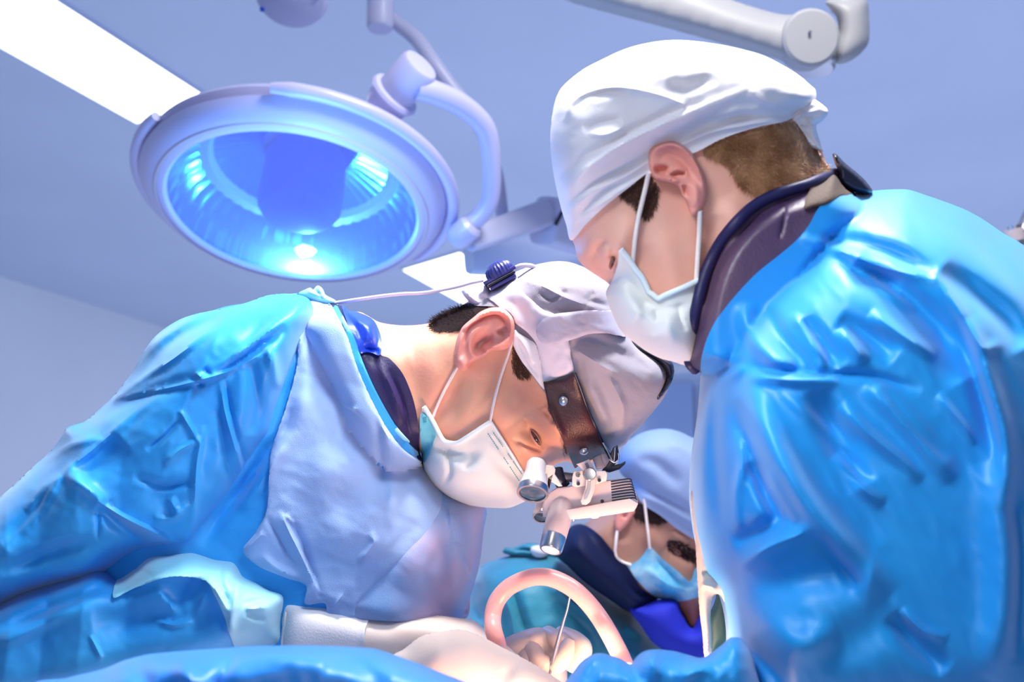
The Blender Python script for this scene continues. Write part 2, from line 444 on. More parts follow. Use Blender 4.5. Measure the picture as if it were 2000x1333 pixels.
def tube_bm(bm, pts, rad, seg=12, sub=6, cap=True):
    """pts: room points; rad: number or list"""
    pts = [Vector(p) for p in pts]; n = len(pts)
    rads = rad if isinstance(rad, (list, tuple)) else [rad]*n
    path = []; rr = []
    for i in range(n-1):
        p0 = pts[max(i-1, 0)]; p1 = pts[i]; p2 = pts[i+1]; p3 = pts[min(i+2, n-1)]
        for j in range(sub):
            t = j/sub; t2 = t*t; t3 = t2*t
            path.append(.5*((2*p1)+(-p0+p2)*t+(2*p0-5*p1+4*p2-p3)*t2+(-p0+3*p1-3*p2+p3)*t3))
            rr.append(rads[i]*(1-t)+rads[i+1]*t)
    path.append(pts[-1]); rr.append(rads[-1])
    up = Vector((0.3, 0.5, 0.81)); prev = None; rings = []
    for i, p in enumerate(path):
        t = (path[min(i+1, len(path)-1)]-path[max(i-1, 0)]).normalized()
        if prev is None:
            x = t.cross(up); x = x.normalized() if x.length > 1e-3 else t.orthogonal().normalized()
        else:
            x = prev - t*prev.dot(t); x.normalize()
        prev = x; y = t.cross(x)
        rings.append([bm.verts.new(p + (x*math.cos(a)+y*math.sin(a))*rr[i]) for a in (2*math.pi*k/seg for k in range(seg))])
    for i in range(len(rings)-1):
        for k in range(seg):
            bm.faces.new((rings[i][k], rings[i][(k+1) % seg], rings[i+1][(k+1) % seg], rings[i+1][k]))
    if cap:
        bm.faces.new(rings[0][::-1]); bm.faces.new(rings[-1])
def tube(name, pts, rad, m, parent=None, seg=12, sub=6, label=None):
    bm = bmesh.new(); tube_bm(bm, pts, rad, seg, sub); return link(name, bm, m, parent, label)

def frame(ax):
    ax = Vector(ax).normalized(); x = ax.orthogonal().normalized(); return x, ax.cross(x), ax
def lathe_bm(bm, c, ax, prof, seg=48, x=None, ripple=None):
    """prof: list of (radius, height along ax)"""
    X, Y, Z = frame(ax)
    if x is not None: X = (Vector(x)-Z*Vector(x).dot(Z)).normalized(); Y = Z.cross(X)
    c = Vector(c); rings = []
    for (r, h) in prof:
        if r < 1e-6: rings.append([bm.verts.new(c+Z*h)]); continue
        rg = []
        for k in range(seg):
            a = 2*math.pi*k/seg; q = r*(1+(ripple(a, r) if ripple else 0))
            rg.append(bm.verts.new(c+Z*h+(X*math.cos(a)+Y*math.sin(a))*q))
        rings.append(rg)
    for A, B in zip(rings, rings[1:]):
        for k in range(seg):
            k2 = (k+1) % seg
            if len(A) == 1 and len(B) == 1: continue
            if len(A) == 1: f = (A[0], B[k], B[k2])
            elif len(B) == 1: f = (A[k2], A[k], B[0])
            else: f = (A[k2], A[k], B[k], B[k2])
            bm.faces.new(f)
def lathe(name, c, ax, prof, m, parent=None, seg=48, label=None, sharp=35, **k):
    bm = bmesh.new(); lathe_bm(bm, c, ax, prof, seg, **k)
    bmesh.ops.recalc_face_normals(bm, faces=bm.faces)
    return link(name, bm, m, parent, label, sharp)
def prism(name, pts, D, t, m, parent=None, step=None, bevel=.0008, label=None, base=None):
    """a plate facing the tripod: outline, middle distance, thickness"""
    pl = cr(pts, step) if step else np.array(pts, float)
    bm = bmesh.new(); ds = np.full(len(pl), D)
    a = [bm.verts.new(p) for p in PV(pl, ds-t/2)]; b = [bm.verts.new(p) for p in PV(pl*1.0, ds+t/2)]
    n = len(pl)
    f1 = bm.faces.new(a); f2 = bm.faces.new(b[::-1])
    for i in range(n): bm.faces.new((a[(i+1) % n], a[i], b[i], b[(i+1) % n]))
    bmesh.ops.recalc_face_normals(bm, faces=bm.faces)
    if bevel: bmesh.ops.bevel(bm, geom=[e for e in bm.edges if (e.verts[0] in a and e.verts[1] in a)], offset=bevel, segments=2, affect='EDGES', profile=.5)
    return link(name, bm, m, parent, label, 30)
def box_bm(bm, c, ax, ay, az, sx, sy, sz):
    c = Vector(c); vs = []
    for i in (-.5, .5):
        for j in (-.5, .5):
            for k in (-.5, .5): vs.append(bm.verts.new(c+ax*sx*i+ay*sy*j+az*sz*k))
    for q in ((0, 1, 3, 2), (4, 6, 7, 5), (0, 4, 5, 1), (2, 3, 7, 6), (0, 2, 6, 4), (1, 5, 7, 3)): bm.faces.new([vs[i] for i in q])
def box(name, c, ax, ay, az, s, m, parent=None, bevel=.001, label=None):
    bm = bmesh.new(); box_bm(bm, c, Vector(ax).normalized(), Vector(ay).normalized(), Vector(az).normalized(), *s)
    bmesh.ops.recalc_face_normals(bm, faces=bm.faces)
    if bevel: bmesh.ops.bevel(bm, geom=list(bm.edges), offset=bevel, segments=2, affect='EDGES', profile=.5)
    return link(name, bm, m, parent, label, 40)

def strands(name, poly, surf, n, ang, L, wpx, m, parent, lift=.002, spread=.35, seed=1, label=None, curve=0.0):
    r = np.random.default_rng(seed); poly = cr(poly, 6); lo, hi = poly.min(0), poly.max(0)
    X = r.uniform(lo, hi, (n*5, 2)); X = X[inside(poly, X)][:n]
    A = (ang(X) if callable(ang) else np.full(len(X), ang)) + r.normal(0, spread, len(X))
    LL = L*r.uniform(.5, 1.15, len(X)); D = np.stack([np.cos(A), np.sin(A)], 1); N = np.stack([-D[:, 1], D[:, 0]], 1)
    d0 = surf(X); tip = X+D*LL[:, None]+N*(LL*curve)[:, None]; mid = X+D*(LL*.5)[:, None]
    d1 = surf(mid); d2 = surf(tip)
    d1 = np.where(d1 > d0+.02, d0, d1); d2 = np.where(d2 > d0+.02, d0, d2)
    w = wpx*r.uniform(.6, 1.2, len(X))
    a = PV(X-N*w[:, None], d0-.0003); b = PV(X+N*w[:, None], d0-.0003)
    c = PV(mid-N*w[:, None]*.8, d1-lift*.7); e = PV(mid+N*w[:, None]*.8, d1-lift*.7); t = PV(tip, d2-lift*r.uniform(.4, 1.3, len(X)))
    u = PV(mid, d1-lift*.7-wpx*.0006)
    bm = bmesh.new()
    for i in range(len(X)):
        A_, B_, C_, E_, T_, U_ = (bm.verts.new(q[i]) for q in (a, b, c, e, t, u))
        bm.faces.new((A_, U_, C_)); bm.faces.new((A_, B_, U_)); bm.faces.new((B_, E_, U_))
        bm.faces.new((C_, U_, T_)); bm.faces.new((U_, E_, T_)); bm.faces.new((C_, T_, E_)); bm.faces.new((A_, C_, E_, B_))
    return link(name, bm, m, parent, label)

def Z(x0, y0, pts, s=4.0): return [(x0+p[0]/s, y0+p[1]/s) + tuple(p[2:]) for p in pts]

# ================================================================== THE ROOM
zc = 2.8
def ray_to_z(x, y, z):
    d = np.array(P(x, y, 1.0))-CAM; return Vector(CAM+d*(z-CAM[2])/d[2])
v1 = np.array(P(1830, 1110, 1))-CAM; v1[2] = 0; v1 /= np.linalg.norm(v1); d1 = Vector(v1); d2 = Vector((v1[1], -v1[0], 0))  # d1 away, d2 to the right
def slab(name, c, ax, ay, az, s, m):
    o = box(name, c, ax, ay, az, s, m, bevel=0); o['kind'] = 'structure'; return o
UP = Vector((0, 0, 1))
Q = ray_to_z(0, 540, zc)                      # a point of the left wall's top edge
lw = (Q-Vector(CAM)).dot(d2); LEN = 8.0; RW = 3.6
def room(a, b, z): return Vector((CAM[0], CAM[1], 0)) + d1*a + d2*b + UP*z
# ceiling reaches from behind the tripod to the back wall
W = RW-lw
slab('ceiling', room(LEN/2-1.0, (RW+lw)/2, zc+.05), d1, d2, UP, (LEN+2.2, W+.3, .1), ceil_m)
slab('floor', room(LEN/2-1.0, (RW+lw)/2, -.05), d1, d2, UP, (LEN+2.2, W+.3, .1), floor_m)
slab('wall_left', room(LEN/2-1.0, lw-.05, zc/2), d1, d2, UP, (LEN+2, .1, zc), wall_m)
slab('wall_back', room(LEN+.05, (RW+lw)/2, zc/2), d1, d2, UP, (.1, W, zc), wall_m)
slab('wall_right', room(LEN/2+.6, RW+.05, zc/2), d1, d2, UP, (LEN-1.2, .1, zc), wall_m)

# recessed light panels in the ceiling
def ceiling_light(A, B, along, length, label):
    A = ray_to_z(*A, zc); B = ray_to_z(*B, zc); e = along*length
    c = (A+B)/2+e/2; ex = (B-A); wd = ex.length; ey = e.normalized()
    r = root('ceiling_light', Vector((c.x, c.y, zc-.02)), label, 'ceiling light', 'light panels in the ceiling')
    n = Vector((0, 0, -1))
    def quad(off, z, inset):
        s = 1-inset
        return [c+UP*(z-c.z) + sa*ex*.5*s + sb*(e*.5-ey*(inset*wd*.5)) for sa, sb in ((-1, -1), (1, -1), (1, 1), (-1, 1))]
    bm = bmesh.new(); o = [bm.verts.new(p) for p in quad(0, zc-.012, -.05)]; i = [bm.verts.new(p) for p in quad(0, zc-.012, 0)]
    o2 = [bm.verts.new(p) for p in quad(0, zc+.002, -.05)]; i2 = [bm.verts.new(p) for p in quad(0, zc+.002, 0)]
    for k in range(4):
        q = (k+1) % 4
        bm.faces.new((o[k], o[q], i[q], i[k])); bm.faces.new((o[k], o2[k], o2[q], o[q])); bm.faces.new((i[k], i[q], i2[q], i2[k]))
    bmesh.ops.recalc_face_normals(bm, faces=bm.faces)
    link('frame', bm, panel_f, r, sharp=20)
    bm = bmesh.new(); q = [bm.verts.new(p) for p in quad(0, zc-.008, 0)]; q2 = [bm.verts.new(p) for p in quad(0, zc-.001, 0)]
    bm.faces.new(q); bm.faces.new(q2[::-1])
    for k in range(4): bm.faces.new((q[k], q2[k], q2[(k+1) % 4], q[(k+1) % 4]))
    bmesh.ops.recalc_face_normals(bm, faces=bm.faces)
    link('diffuser', bm, panel_m, r, sharp=20)
ceiling_light((268, 236), (406, 186), -d1, 2.4, 'long white light panel in the ceiling at the upper left, nearer of the two')
ceiling_light((786, 524), (898, 490), d1, 1.6, 'white ceiling light panel seen behind the cable and the bowed surgeon\'s head')

# ================================================================== BIG OPERATING LAMP
S = LD/FPX
lamp = root('surgical_lamp', LC, 'large round operating lamp with blue glowing glass hanging above the left surgeon', 'surgical lamp')
lx = cdir(1, .09, 0)
def L(name, prof, m, seg=96, parent=lamp, label=None, c=LC, ax=-ln, **k): return lathe(name, c, ax, prof, m, parent, seg, label, x=lx, **k)
u = S
L('housing', [(239*u, 0*u), (245*u, -8*u), (260*u, -6*u), (278*u, 4*u), (290*u, 16*u), (296*u, 28*u), (291*u, 33*u), (287*u, 36*u), (292*u, 40*u), (297*u, 48*u), (293*u, 56*u), (282*u, 68*u), (235*u, 82*u), (180*u, 100*u), (150*u, 150*u), (90*u, 165*u), (0, 168*u),
              ], lamp_body, label='pale lilac enamelled lamp housing')
# outer handle ring around the head
bm = bmesh.new(); X_, Y_, Z_ = frame(-ln); X_ = (lx-Z_*lx.dot(Z_)).normalized(); Y_ = Z_.cross(X_)
ring = [LC+(X_*math.cos(a)*309*u+Y_*math.sin(a)*309*u)+Z_*34*u for a in np.linspace(math.radians(-85), math.radians(48), 22)]
tube_bm(bm, ring, [9*u]+[13*u]*20+[9*u], 12, 3); link('rim_handle', bm, lamp_body, lamp)
bm = bmesh.new()
ring = [LC+(X_*math.cos(a)*303*u+Y_*math.sin(a)*303*u)+Z_*44*u for a in np.linspace(math.radians(95), math.radians(228), 22)]
tube_bm(bm, ring, [9*u]+[12*u]*20+[9*u], 12, 3); link('rim_handle', bm, lamp_body, lamp)
L('groove', [(256*u, -8.5*u), (262*u, -6.8*u), (264*u, -4*u), (258*u, 2*u)], plastic_g, label='grey groove round the glass')
def facet(a, r): return 0.012*abs(math.sin(a*24))
L('reflector', [(239*u, 2*u), (233*u, 34*u), (215*u, 76*u), (175*u, 112*u), (120*u, 138*u), (80*u, 148*u)], reflect_m, seg=144, ripple=facet, label='mirrored blue reflector bowl')
dn_ = cdir(0, -1, 0); dn_ = (dn_-ln*dn_.dot(ln)).normalized()
L('lamp_core', c=LC+dn_*30*u, prof=[(0, 8*u), (56*u, 9*u), (74*u, 14*u), (82*u, 26*u), (84*u, 50*u), (80*u, 150*u), (60*u, 160*u)], m=core_m, seg=64, label='dark blue round core in the reflector')
lathe('bulb', behind_glass(598, 506, .05), -ln, [(0, -16*u), (30*u, -14*u), (44*u, 0), (40*u, 12*u), (20*u, 20*u), (0, 22*u)], bulb_m, lamp, 32, 'glowing white-blue bulb')
lathe('bulb', behind_glass(536, 520, .04), -ln, [(0, -8*u), (7*u, -7*u), (10*u, 0), (8*u, 10*u), (0, 14*u)], bulb_m, lamp, 20, 'small glowing bulb')
gl = bpy.data.materials.new('lamp_glass'); gl.use_nodes = True; nt = gl.node_tree; nt.nodes.clear()
o_ = nt.nodes.new('ShaderNodeOutputMaterial'); mx = nt.nodes.new('ShaderNodeMixShader'); tr = nt.nodes.new('ShaderNodeBsdfTransparent'); gs = nt.nodes.new('ShaderNodeBsdfGlossy')
tr.inputs[0].default_value = (.70, .86, 1, 1); gs.inputs['Roughness'].default_value = .06; mx.inputs[0].default_value = .12
tl = nt.nodes.new('ShaderNodeBsdfTranslucent'); tl.inputs[0].default_value = (.55, .8, 1, 1); m2 = nt.nodes.new('ShaderNodeMixShader'); m2.inputs[0].default_value = .22
nt.links.new(tr.outputs[0], m2.inputs[1]); nt.links.new(tl.outputs[0], m2.inputs[2]); nt.links.new(m2.outputs[0], mx.inputs[1]); nt.links.new(gs.outputs[0], mx.inputs[2]); nt.links.new(mx.outputs[0], o_.inputs[0])
L('glass', [(0, -4*u), (120*u, -3*u), (239*u, 0), (239*u, 2*u), (120*u, -1*u), (0, -2*u)], gl, label='clear blue-tinted cover glass')
# joint and yoke
ja = (P(812, 138, 1.74)-P(752, 206, 1.78)).normalized()
lathe('joint', P(752, 206, 1.78), ja, [(0, -30*u), (26*u, -26*u), (36*u, -6*u), (40*u, 8*u), (39*u, 20*u), (47*u, 22*u), (49*u, 28*u), (46*u, 34*u), (37*u, 36*u), (37*u, 100*u), (33*u, 106*u), (0, 108*u)], lamp_body, lamp, 40, 'round pivot joint of the lamp')
tube('yoke', [P(812, 172, 1.74), P(850, 182, 1.76), P(905, 208, 1.8), P(948, 252, 1.84), P(960, 320, 1.88), P(958, 385, 1.92), P(940, 420, 1.94), P(915, 440, 1.95)], [21*u, 22*u, 21*u, 20*u, 18*u, 18*u, 18*u, 18*u], lamp_body, lamp, 20)
tube('rear_yoke', [P(745, -20, 2.15), P(745, 18, 2.15), P(775, 45, 2.15), P(815, 78, 2.12), P(846, 122, 2.1), P(880, 168, 2.1), P(930, 235, 2.1), P(968, 330, 2.1), P(982, 430, 2.1)], [16*u, 18*u, 16*u, 17*u, 17*u, 16*u, 15*u, 14*u, 14*u], lamp_arm, lamp, 20)
lathe('pivot_cup', P(742, 55, 2.12), Vector((0, 0, 1)), [(0, -4*u), (26*u, -2*u), (30*u, 4*u), (30*u, 70*u), (0, 72*u)], lamp_arm, lamp, 32)
lathe('yoke_hub', P(908, 452, 1.95), (P(960, 400, 1.95)-P(880, 470, 1.99)), [(0, -32*u), (22*u, -30*u), (27*u, -20*u), (27*u, 16*u), (20*u, 24*u), (0, 25*u)], lamp_body, lamp, 32)
def beam(name, a, b, ra, rb, m, parent, squash=.72, label=None):
    bm = bmesh.new(); t = (b-a).normalized(); s_ = Vector(Fv); s_ = (s_-t*s_.dot(t)).normalized(); v_ = t.cross(s_); rings = []
    for p, r in ((a, ra), (a.lerp(b, .02), ra*1.02), (b.lerp(a, .02), rb*1.02), (b, rb)):
        k = .9 if p in (a, b) else 1
        rings.append([bm.verts.new(p+v_*r*k*(abs(math.cos(q))**.45)*(1 if math.cos(q) > 0 else -1)+s_*r*k*squash*(abs(math.sin(q))**.45)*(1 if math.sin(q) > 0 else -1)) for q in np.linspace(0, 2*math.pi, 24, endpoint=False)])
    for A, B in zip(rings, rings[1:]):
        for k in range(24): bm.faces.new((A[k], A[(k+1) % 24], B[(k+1) % 24], B[k]))
    bm.faces.new(rings[0][::-1]); bm.faces.new(rings[-1]); bmesh.ops.recalc_face_normals(bm, faces=bm.faces)
    return link(name, bm, m, parent, label, 40)
beam('spring_arm', P(915, 470, 1.98), P(1072, 415, 2.12), 24*S, 30*S, lamp_arm, lamp)
beam('arm_elbow', P(1062, 430, 2.12), P(1185, 470, 2.3), 52*S, 50*S, lamp_arm, lamp, label='boxy grey elbow of the arm')
beam('lower_arm', P(915, 505, 2.3), P(1200, 500, 2.5), 38*S, 60*S, cab_m, lamp, label='lower arm in shade behind the spring arm')
tube('arm_bracket', [P(1085, 440, 2.1), P(1098, 414, 2.1)], .004, black_m, lamp, 8)
beam('rear_boom', P(1180, 468, 2.3), P(1420, 300, 2.45), 40*S, 44*S, lamp_arm, lamp)

# small ceiling mount, upper left of the lamp
cm = root('ceiling_mount', P(567, 0, 2.0), 'round grey underside of a ceiling mount cut by the top edge above the big lamp', 'ceiling mount')
ma = cdir(.02, .78, .62)
lathe('mount_disc', P(567, -2, 2.0), ma, [(0, 0), (66*u, 0), (72*u, 4*u), (76*u, 12*u), (76*u, 60*u), (50*u, 80*u), (0, 84*u)], lamp_arm, cm, 48)
for q in ((512, 18), (620, -6)): lathe('screw', P(q[0], q[1], 1.995), ma, [(0, -2*u), (5*u, -2*u), (5*u, 2*u), (0, 2*u)], core_m, cm, 16)
tube('mount_pole', [P(567, -40, 2.1), P(567, -330, 2.55)], .035, lamp_arm, cm, 20)

# pendant arm, upper right
pa = root('pendant_arm', P(1583, 70, 1.7), 'beige jointed pendant arm above the right surgeon\'s white cap', 'pendant arm')
s2 = 1.7/FPX
arm = Solid([(1590, 25), (1540, 29), (1500, 22), (1430, 0), (1300, -50), (1050, -120), (1000, -60), (1060, -20), (1120, 6), (1200, 28), (1300, 54), (1400, 82), (1480, 104), (1545, 124), (1590, 128), (1625, 110), (1640, 72), (1625, 38)], 1.75, .05, R=34, folds=[([(1080, -16), (1250, 34), (1400, 74), (1540, 116)], 9, -.008)])
arm.obj('arm_boom', arm_beige, pa, grid=14, label='long tapering boom of the arm')
lathe('joint_cap', P(1583, 74, 1.70), cdir(0, .05, 1), [(0, -10*s2), (50*s2, -9*s2), (56*s2, -4*s2), (57*s2, 6*s2), (57*s2, 40*s2), (0, 42*s2)], arm_beige, pa, 64, 'round joint cap')
lathe('cap_screw', P(1582, 63, 1.688), cdir(0, .05, 1), [(0, -3*s2), (3*s2, -3*s2), (3*s2, 3*s2), (0, 4*s2)], plastic_grey, pa, 12)
lathe('joint_collar', P(1590, 128, 1.735), cdir(.1, 1, .25), [(0, -10*s2), (36*s2, -9*s2), (41*s2, -4*s2), (42*s2, 4*s2), (42*s2, 26*s2), (0, 28*s2)], chrome, pa, 48, 'chrome ring under the joint')
eb = Solid([(1612, 4), (1640, -6), (1668, -8), (1692, 0), (1697, 30), (1698, 75), (1692, 92), (1672, 112), (1648, 124), (1632, 122), (1630, 90), (1638, 60), (1632, 30)], 1.76, .045, R=26)
eb.obj('end_block', arm_beige, pa, grid=9, label='end block of the arm')
lathe('block_screw', P(1640, 108, 1.712), cdir(0, .2, 1), [(0, -2*s2), (4*s2, -2*s2), (4*s2, 4*s2), (0, 4*s2)], plastic_grey, pa, 12)
tube('hanging_pole', [P(1650, 4, 1.76), P(1650, -60, 1.78), P(1652, -500, 1.95)], .028, chrome, pa, 20)

# clamp behind the right surgeon's back
cl = root('clamp', P(1990, 462, 1.6), 'small metal clamp at the right edge behind the gowned back', 'clamp')
bx = cdir(.25, 1, 0)
tube('clamp_barrel', [P(1982, 440, 1.6), P(1990, 480, 1.6)], .012, chrome, cl, 20)
tube('clamp_ring', [P(1978, 448, 1.6), P(1983, 470, 1.6)], .016, device, cl, 20)
tube('clamp_pin', [P(1955, 461, 1.6), P(1984, 463, 1.6)], .0018, plastic_grey, cl, 10)
tube('clamp_post', [P(1998, 456, 1.6), P(2060, 470, 1.6), P(2065, 1500, 1.6)], .015, chrome, cl, 16)

# supply cabinet far behind
kb = room(6.3, 0, 0)
cabc = P(1380, 760, 4.6)
cab = root('supply_cabinet', Vector((cabc.x, cabc.y, 0)), 'pale blue supply cabinet in the blurred background under the right surgeon\'s collar', 'cabinet')
cx_ = d2; cy_ = d1
top = P(1330, 740, 4.6).z
box('cabinet_body', Vector((cabc.x, cabc.y, top/2)), cx_, cy_, UP, (.62, .4, top), cab_m, cab, .01)
box('door', Vector((cabc.x, cabc.y, top/2))-d1*.215-d2*.16, cx_, cy_, UP, (.285, .02, top-.1), cab_d, cab, .005)
box('door', Vector((cabc.x, cabc.y, top/2))-d1*.215+d2*.15, cx_, cy_, UP, (.285, .02, top-.1), cab_d, cab, .005)

# ================================================================== LEFT SURGEON (bowed, loupes)
HL = .98
skL = Solid([(640, 700), (690, 612), (745, 631), (800, 636), (850, 628), (900, 598), (960, 562), (1040, 545), (1120, 560), (1200, 610), (1262, 690), (1268, 770), (1225, 850), (1180, 895),
             (1150, 905), (1128, 912), (1108, 902), (1085, 908), (1062, 925), (1035, 958), (1000, 978), (955, 972), (915, 950), (868, 925), (835, 900), (815, 880), (800, 905), (740, 960), (680, 900), (640, 800)],
            HL, .078, R=80, folds=[
    ([(905, 720), (880, 770), (845, 815), (820, 850)], 26, -.007), ([(880, 700), (840, 690), (800, 700)], 26, -.003), ([(780, 640), (800, 720), (815, 800), (815, 850)], 30, -.006),
    ([(950, 765), (985, 790), (1010, 820)], 36, .006),                        # cheekbone
    ([(1020, 828), (1044, 852), (1062, 880)], 15, -.010),                     # eye socket
    ([(1060, 795), (1085, 835), (1100, 870), (1105, 895)], 15, .006),         # brow
    ([(1010, 870), (1035, 885), (1060, 900)], 10, .004), ([(1000, 858), (1030, 872), (1062, 884)], 4, -.003), ([(1005, 880), (1035, 897), (1060, 908)], 5, -.003),
    ([(1022, 818), (1035, 832)], 3, -.002), ([(1098, 850), (1103, 878)], 5, -.004), ([(1060, 800), (1072, 812), (1080, 830)], 5, -.003),
    ([(940, 745), (925, 790), (905, 850)], 30, .004), ([(1015, 900), (985, 880), (965, 850)], 9, -.003)])
def headL(X): return skL.surf(X)
Lp = root('person', P(640, 1333, 1.0), 'bowed surgeon in crinkled blue gown wearing a loupe headset over a grey cap', 'person')
# ear as part of the body mesh
def ear_solid(pts, base, D, T, folds, tilt): return Solid(pts, D, T, R=9, folds=folds, step=3, tilt=tilt, T2=.012)
earL = Solid(Z(800, 500, [(720, 408), (770, 440), (812, 500), (820, 580), (808, 660), (780, 712), (735, 735), (690, 742), (650, 742), (625, 752), (600, 775), (560, 800), (510, 825), (475, 850), (458, 885), (430, 900), (392, 893), (360, 860), (345, 810), (352, 740), (362, 680), (380, 620), (410, 560), (450, 520), (500, 480), (545, 442), (600, 415), (660, 402)]),
             float(skL.front(np.array([[950, 665.]]))[0])-.004, .008, R=7, step=3, T2=.012, slope=3.0, tilt=(950, 665, -.00008, 0), folds=[
    (Z(800, 500, [(760, 700), (800, 620), (805, 530), (765, 455), (690, 425), (610, 435), (540, 470), (470, 530), (420, 590)]), 7, .006),
    (Z(800, 500, [(420, 600), (395, 660), (375, 740), (365, 800)]), 6, .003),
    (Z(800, 500, [(750, 600), (745, 520), (700, 470), (620, 470), (540, 510), (470, 560), (440, 620), (430, 690)]), 3.2, -.0065),
    (Z(800, 500, [(640, 520), (560, 560), (500, 600), (470, 680), (485, 760), (530, 810)]), 5.5, .0045),
    (Z(800, 500, [(700, 600), (740, 580)]), 6, -.004),
    (Z(800, 500, [(660, 660), (600, 660), (545, 700), (540, 780)]), 10, -.012),
    (Z(800, 500, [(700, 620), (735, 600)]), 5, -.004),
    (Z(800, 500, [(790, 640), (730, 690), (660, 720), (620, 735)]), 5, .005),
    (Z(800, 500, [(590, 770), (640, 755)]), 6, .003),
    (Z(800, 500, [(420, 850), (400, 820)]), 9, .004)])
def add_ear(bm, s, idx=1):
    n0 = len(bm.faces); s.mesh(3.0, (1.0, 2.2), bm); bm.faces.ensure_lookup_table()
    for f in list(bm.faces)[n0:]: f.material_index = idx
skL.obj('body', [skin, skin_ear], Lp, grid=5.5, extra=[lambda bm: add_ear(bm, earL)])
def eye(parent, surfS, x, y, ang, w, h, d_off=0):
    d0 = float(surfS.front(np.array([[x, y]], float))[0])
    bm = bmesh.new(); ca, sa = math.cos(ang), math.sin(ang)
    e = Solid([(x+ca*a*w-sa*b*h, y+sa*a*w+ca*b*h) for a, b in ((-1, 0), (-.5, -.75), (.1, -1), (.7, -.7), (1, 0), (.5, .6), (-.1, .75), (-.6, .5))], d0-.0005+d_off, .0035, R=w*.5, step=1.5, T2=.006)
    e.obj('eye', eyew_m, parent, grid=2, rings=(.8,))
    ex, ey = x+ca*w*.15, y+sa*w*.15
    i = Solid([(ex+math.cos(a)*h*.92, ey+math.sin(a)*h*.92) for a in np.linspace(0, 2*math.pi, 10, endpoint=False)], d0-.003+d_off, .0022, R=h*.6, step=1.5, T2=.004)
    i.obj('iris', eye_m, parent, grid=2, rings=(.8,))
    for sgn in (-1, 1):
        pts = [P(x+ca*a*w*1.12-sa*sgn*h*1.05*(1-a*a)**.5*.95, y+sa*a*w*1.12+ca*sgn*h*1.05*max(0, 1-a*a)**.5*.95, d0-.0025+d_off-.002*(1-a*a)) for a in np.linspace(-1, 1, 9)]
        tube('eyelid', pts, [.0004]+[.0009]*7+[.0004], lash_m if sgn < 0 else skin_ear, parent, 8, 3)
eye(Lp, skL, 1046, 856, math.radians(58), 17, 5, -.001)
strands('eyebrow', [(1068, 792), (1082, 800), (1100, 835), (1108, 870), (1100, 888), (1096, 850), (1082, 822)], skL.surf, 260, math.radians(70), 13, .35, brow_m, Lp, .0012, .3, 3)
# hair
hL = Solid([(848, 636), (846, 624), (870, 612), (900, 599), (916, 592), (950, 596), (950, 620), (905, 640), (870, 645)], HL, .07, R=60, base=headL, off=.002)
hL.obj('hair', hair_dark, Lp, grid=6)
strands('hair', [(842, 630), (868, 612), (905, 600), (925, 606), (930, 640), (900, 646), (862, 650), (846, 645)], hL.surf, 2600, math.radians(205), 13, .45, hair_dark, Lp, .003, .5, 5, 'short dark bristly hair at the nape')
strands('sideburn', Z(800, 500, [(810, 690), (850, 780), (900, 860), (940, 930), (900, 950), (850, 950), (810, 900), (795, 820)]), skL.surf, 700, math.radians(60), 12, .35, brow_m, Lp, .0012, .4, 6)
# scrub cap
capL = Solid([(926, 596), (945, 575), (975, 555), (1000, 535), (1040, 519), (1080, 511), (1110, 512), (1140, 522), (1170, 537), (1195, 553), (1210, 590), (1230, 640), (1260, 676), (1292, 700), (1306, 722), (1310, 742), (1298, 775), (1275, 805), (1252, 832), (1228, 858), (1222, 868), (1200, 880), (1192, 885), (1150, 842), (1105, 800), (1062, 765), (1040, 735), (1018, 705), (1006, 680), (1002, 655), (990, 615), (970, 600)],
             HL, .098, R=85, base=headL, off=.004, noise_=(.0011, 42, 3.1, (1, 1.6), .6), folds=[
    ([(1010, 545), (1060, 560), (1100, 580), (1150, 598), (1200, 612)], 11, .006, 's'),
    ([(1050, 570), (1075, 585), (1110, 568)], 5, -.004), ([(1035, 588), (1060, 600), (1120, 606), (1150, 600)], 9, -.004), ([(1085, 526), (1078, 545), (1072, 552)], 3, -.002),
    ([(1145, 590), (1160, 570)], 6, -.004), ([(1140, 605), (1155, 590), (1190, 600)], 5, -.005),
    ([(1125, 665), (1180, 680), (1230, 700), (1275, 728)], 12, -.009), ([(1120, 680), (1160, 705), (1210, 735)], 16, .007, 's'),
    ([(1120, 720), (1160, 780), (1190, 830)], 9, .004), ([(1160, 725), (1190, 790), (1205, 840)], 10, -.004), ([(1185, 730), (1215, 790), (1215, 850)], 6, .004),
    ([(1130, 690), (1140, 760), (1170, 830)], 10, -.005), ([(1250, 690), (1280, 740), (1250, 800)], 12, .004), ([(1200, 850), (1230, 835), (1250, 815)], 5, -.003),
    ([(1008, 640), (1030, 680), (1055, 730)], 7, -.005), ([(1006, 660), (1020, 685), (1030, 700)], 5, .004)])
capL.obj('scrub_cap', cap_grey, Lp, grid=5, label='grey-white pleated cloth scrub cap')
bandL = Solid(Z(800, 500, [(820, 575), (850, 600), (930, 650), (985, 690), (1010, 760), (1030, 860), (1050, 980), (1052, 1045), (1000, 985), (940, 905), (880, 830), (830, 745), (808, 680)]), HL, .04, R=30, base=lambda X: np.minimum(headL(X), 9)-.003, off=.003, folds=[
    (Z(800, 500, [(830, 640), (880, 730), (940, 850), (1010, 960)]), 4, -.003), (Z(800, 500, [(860, 640), (920, 740), (960, 850)]), 5, .003)])
bandL.near = True; bandL.T = .004; bandL.R = 10
bandL.obj('cap_band', cap_white, Lp, grid=4, label='white folded edge band of the cap at the temple')
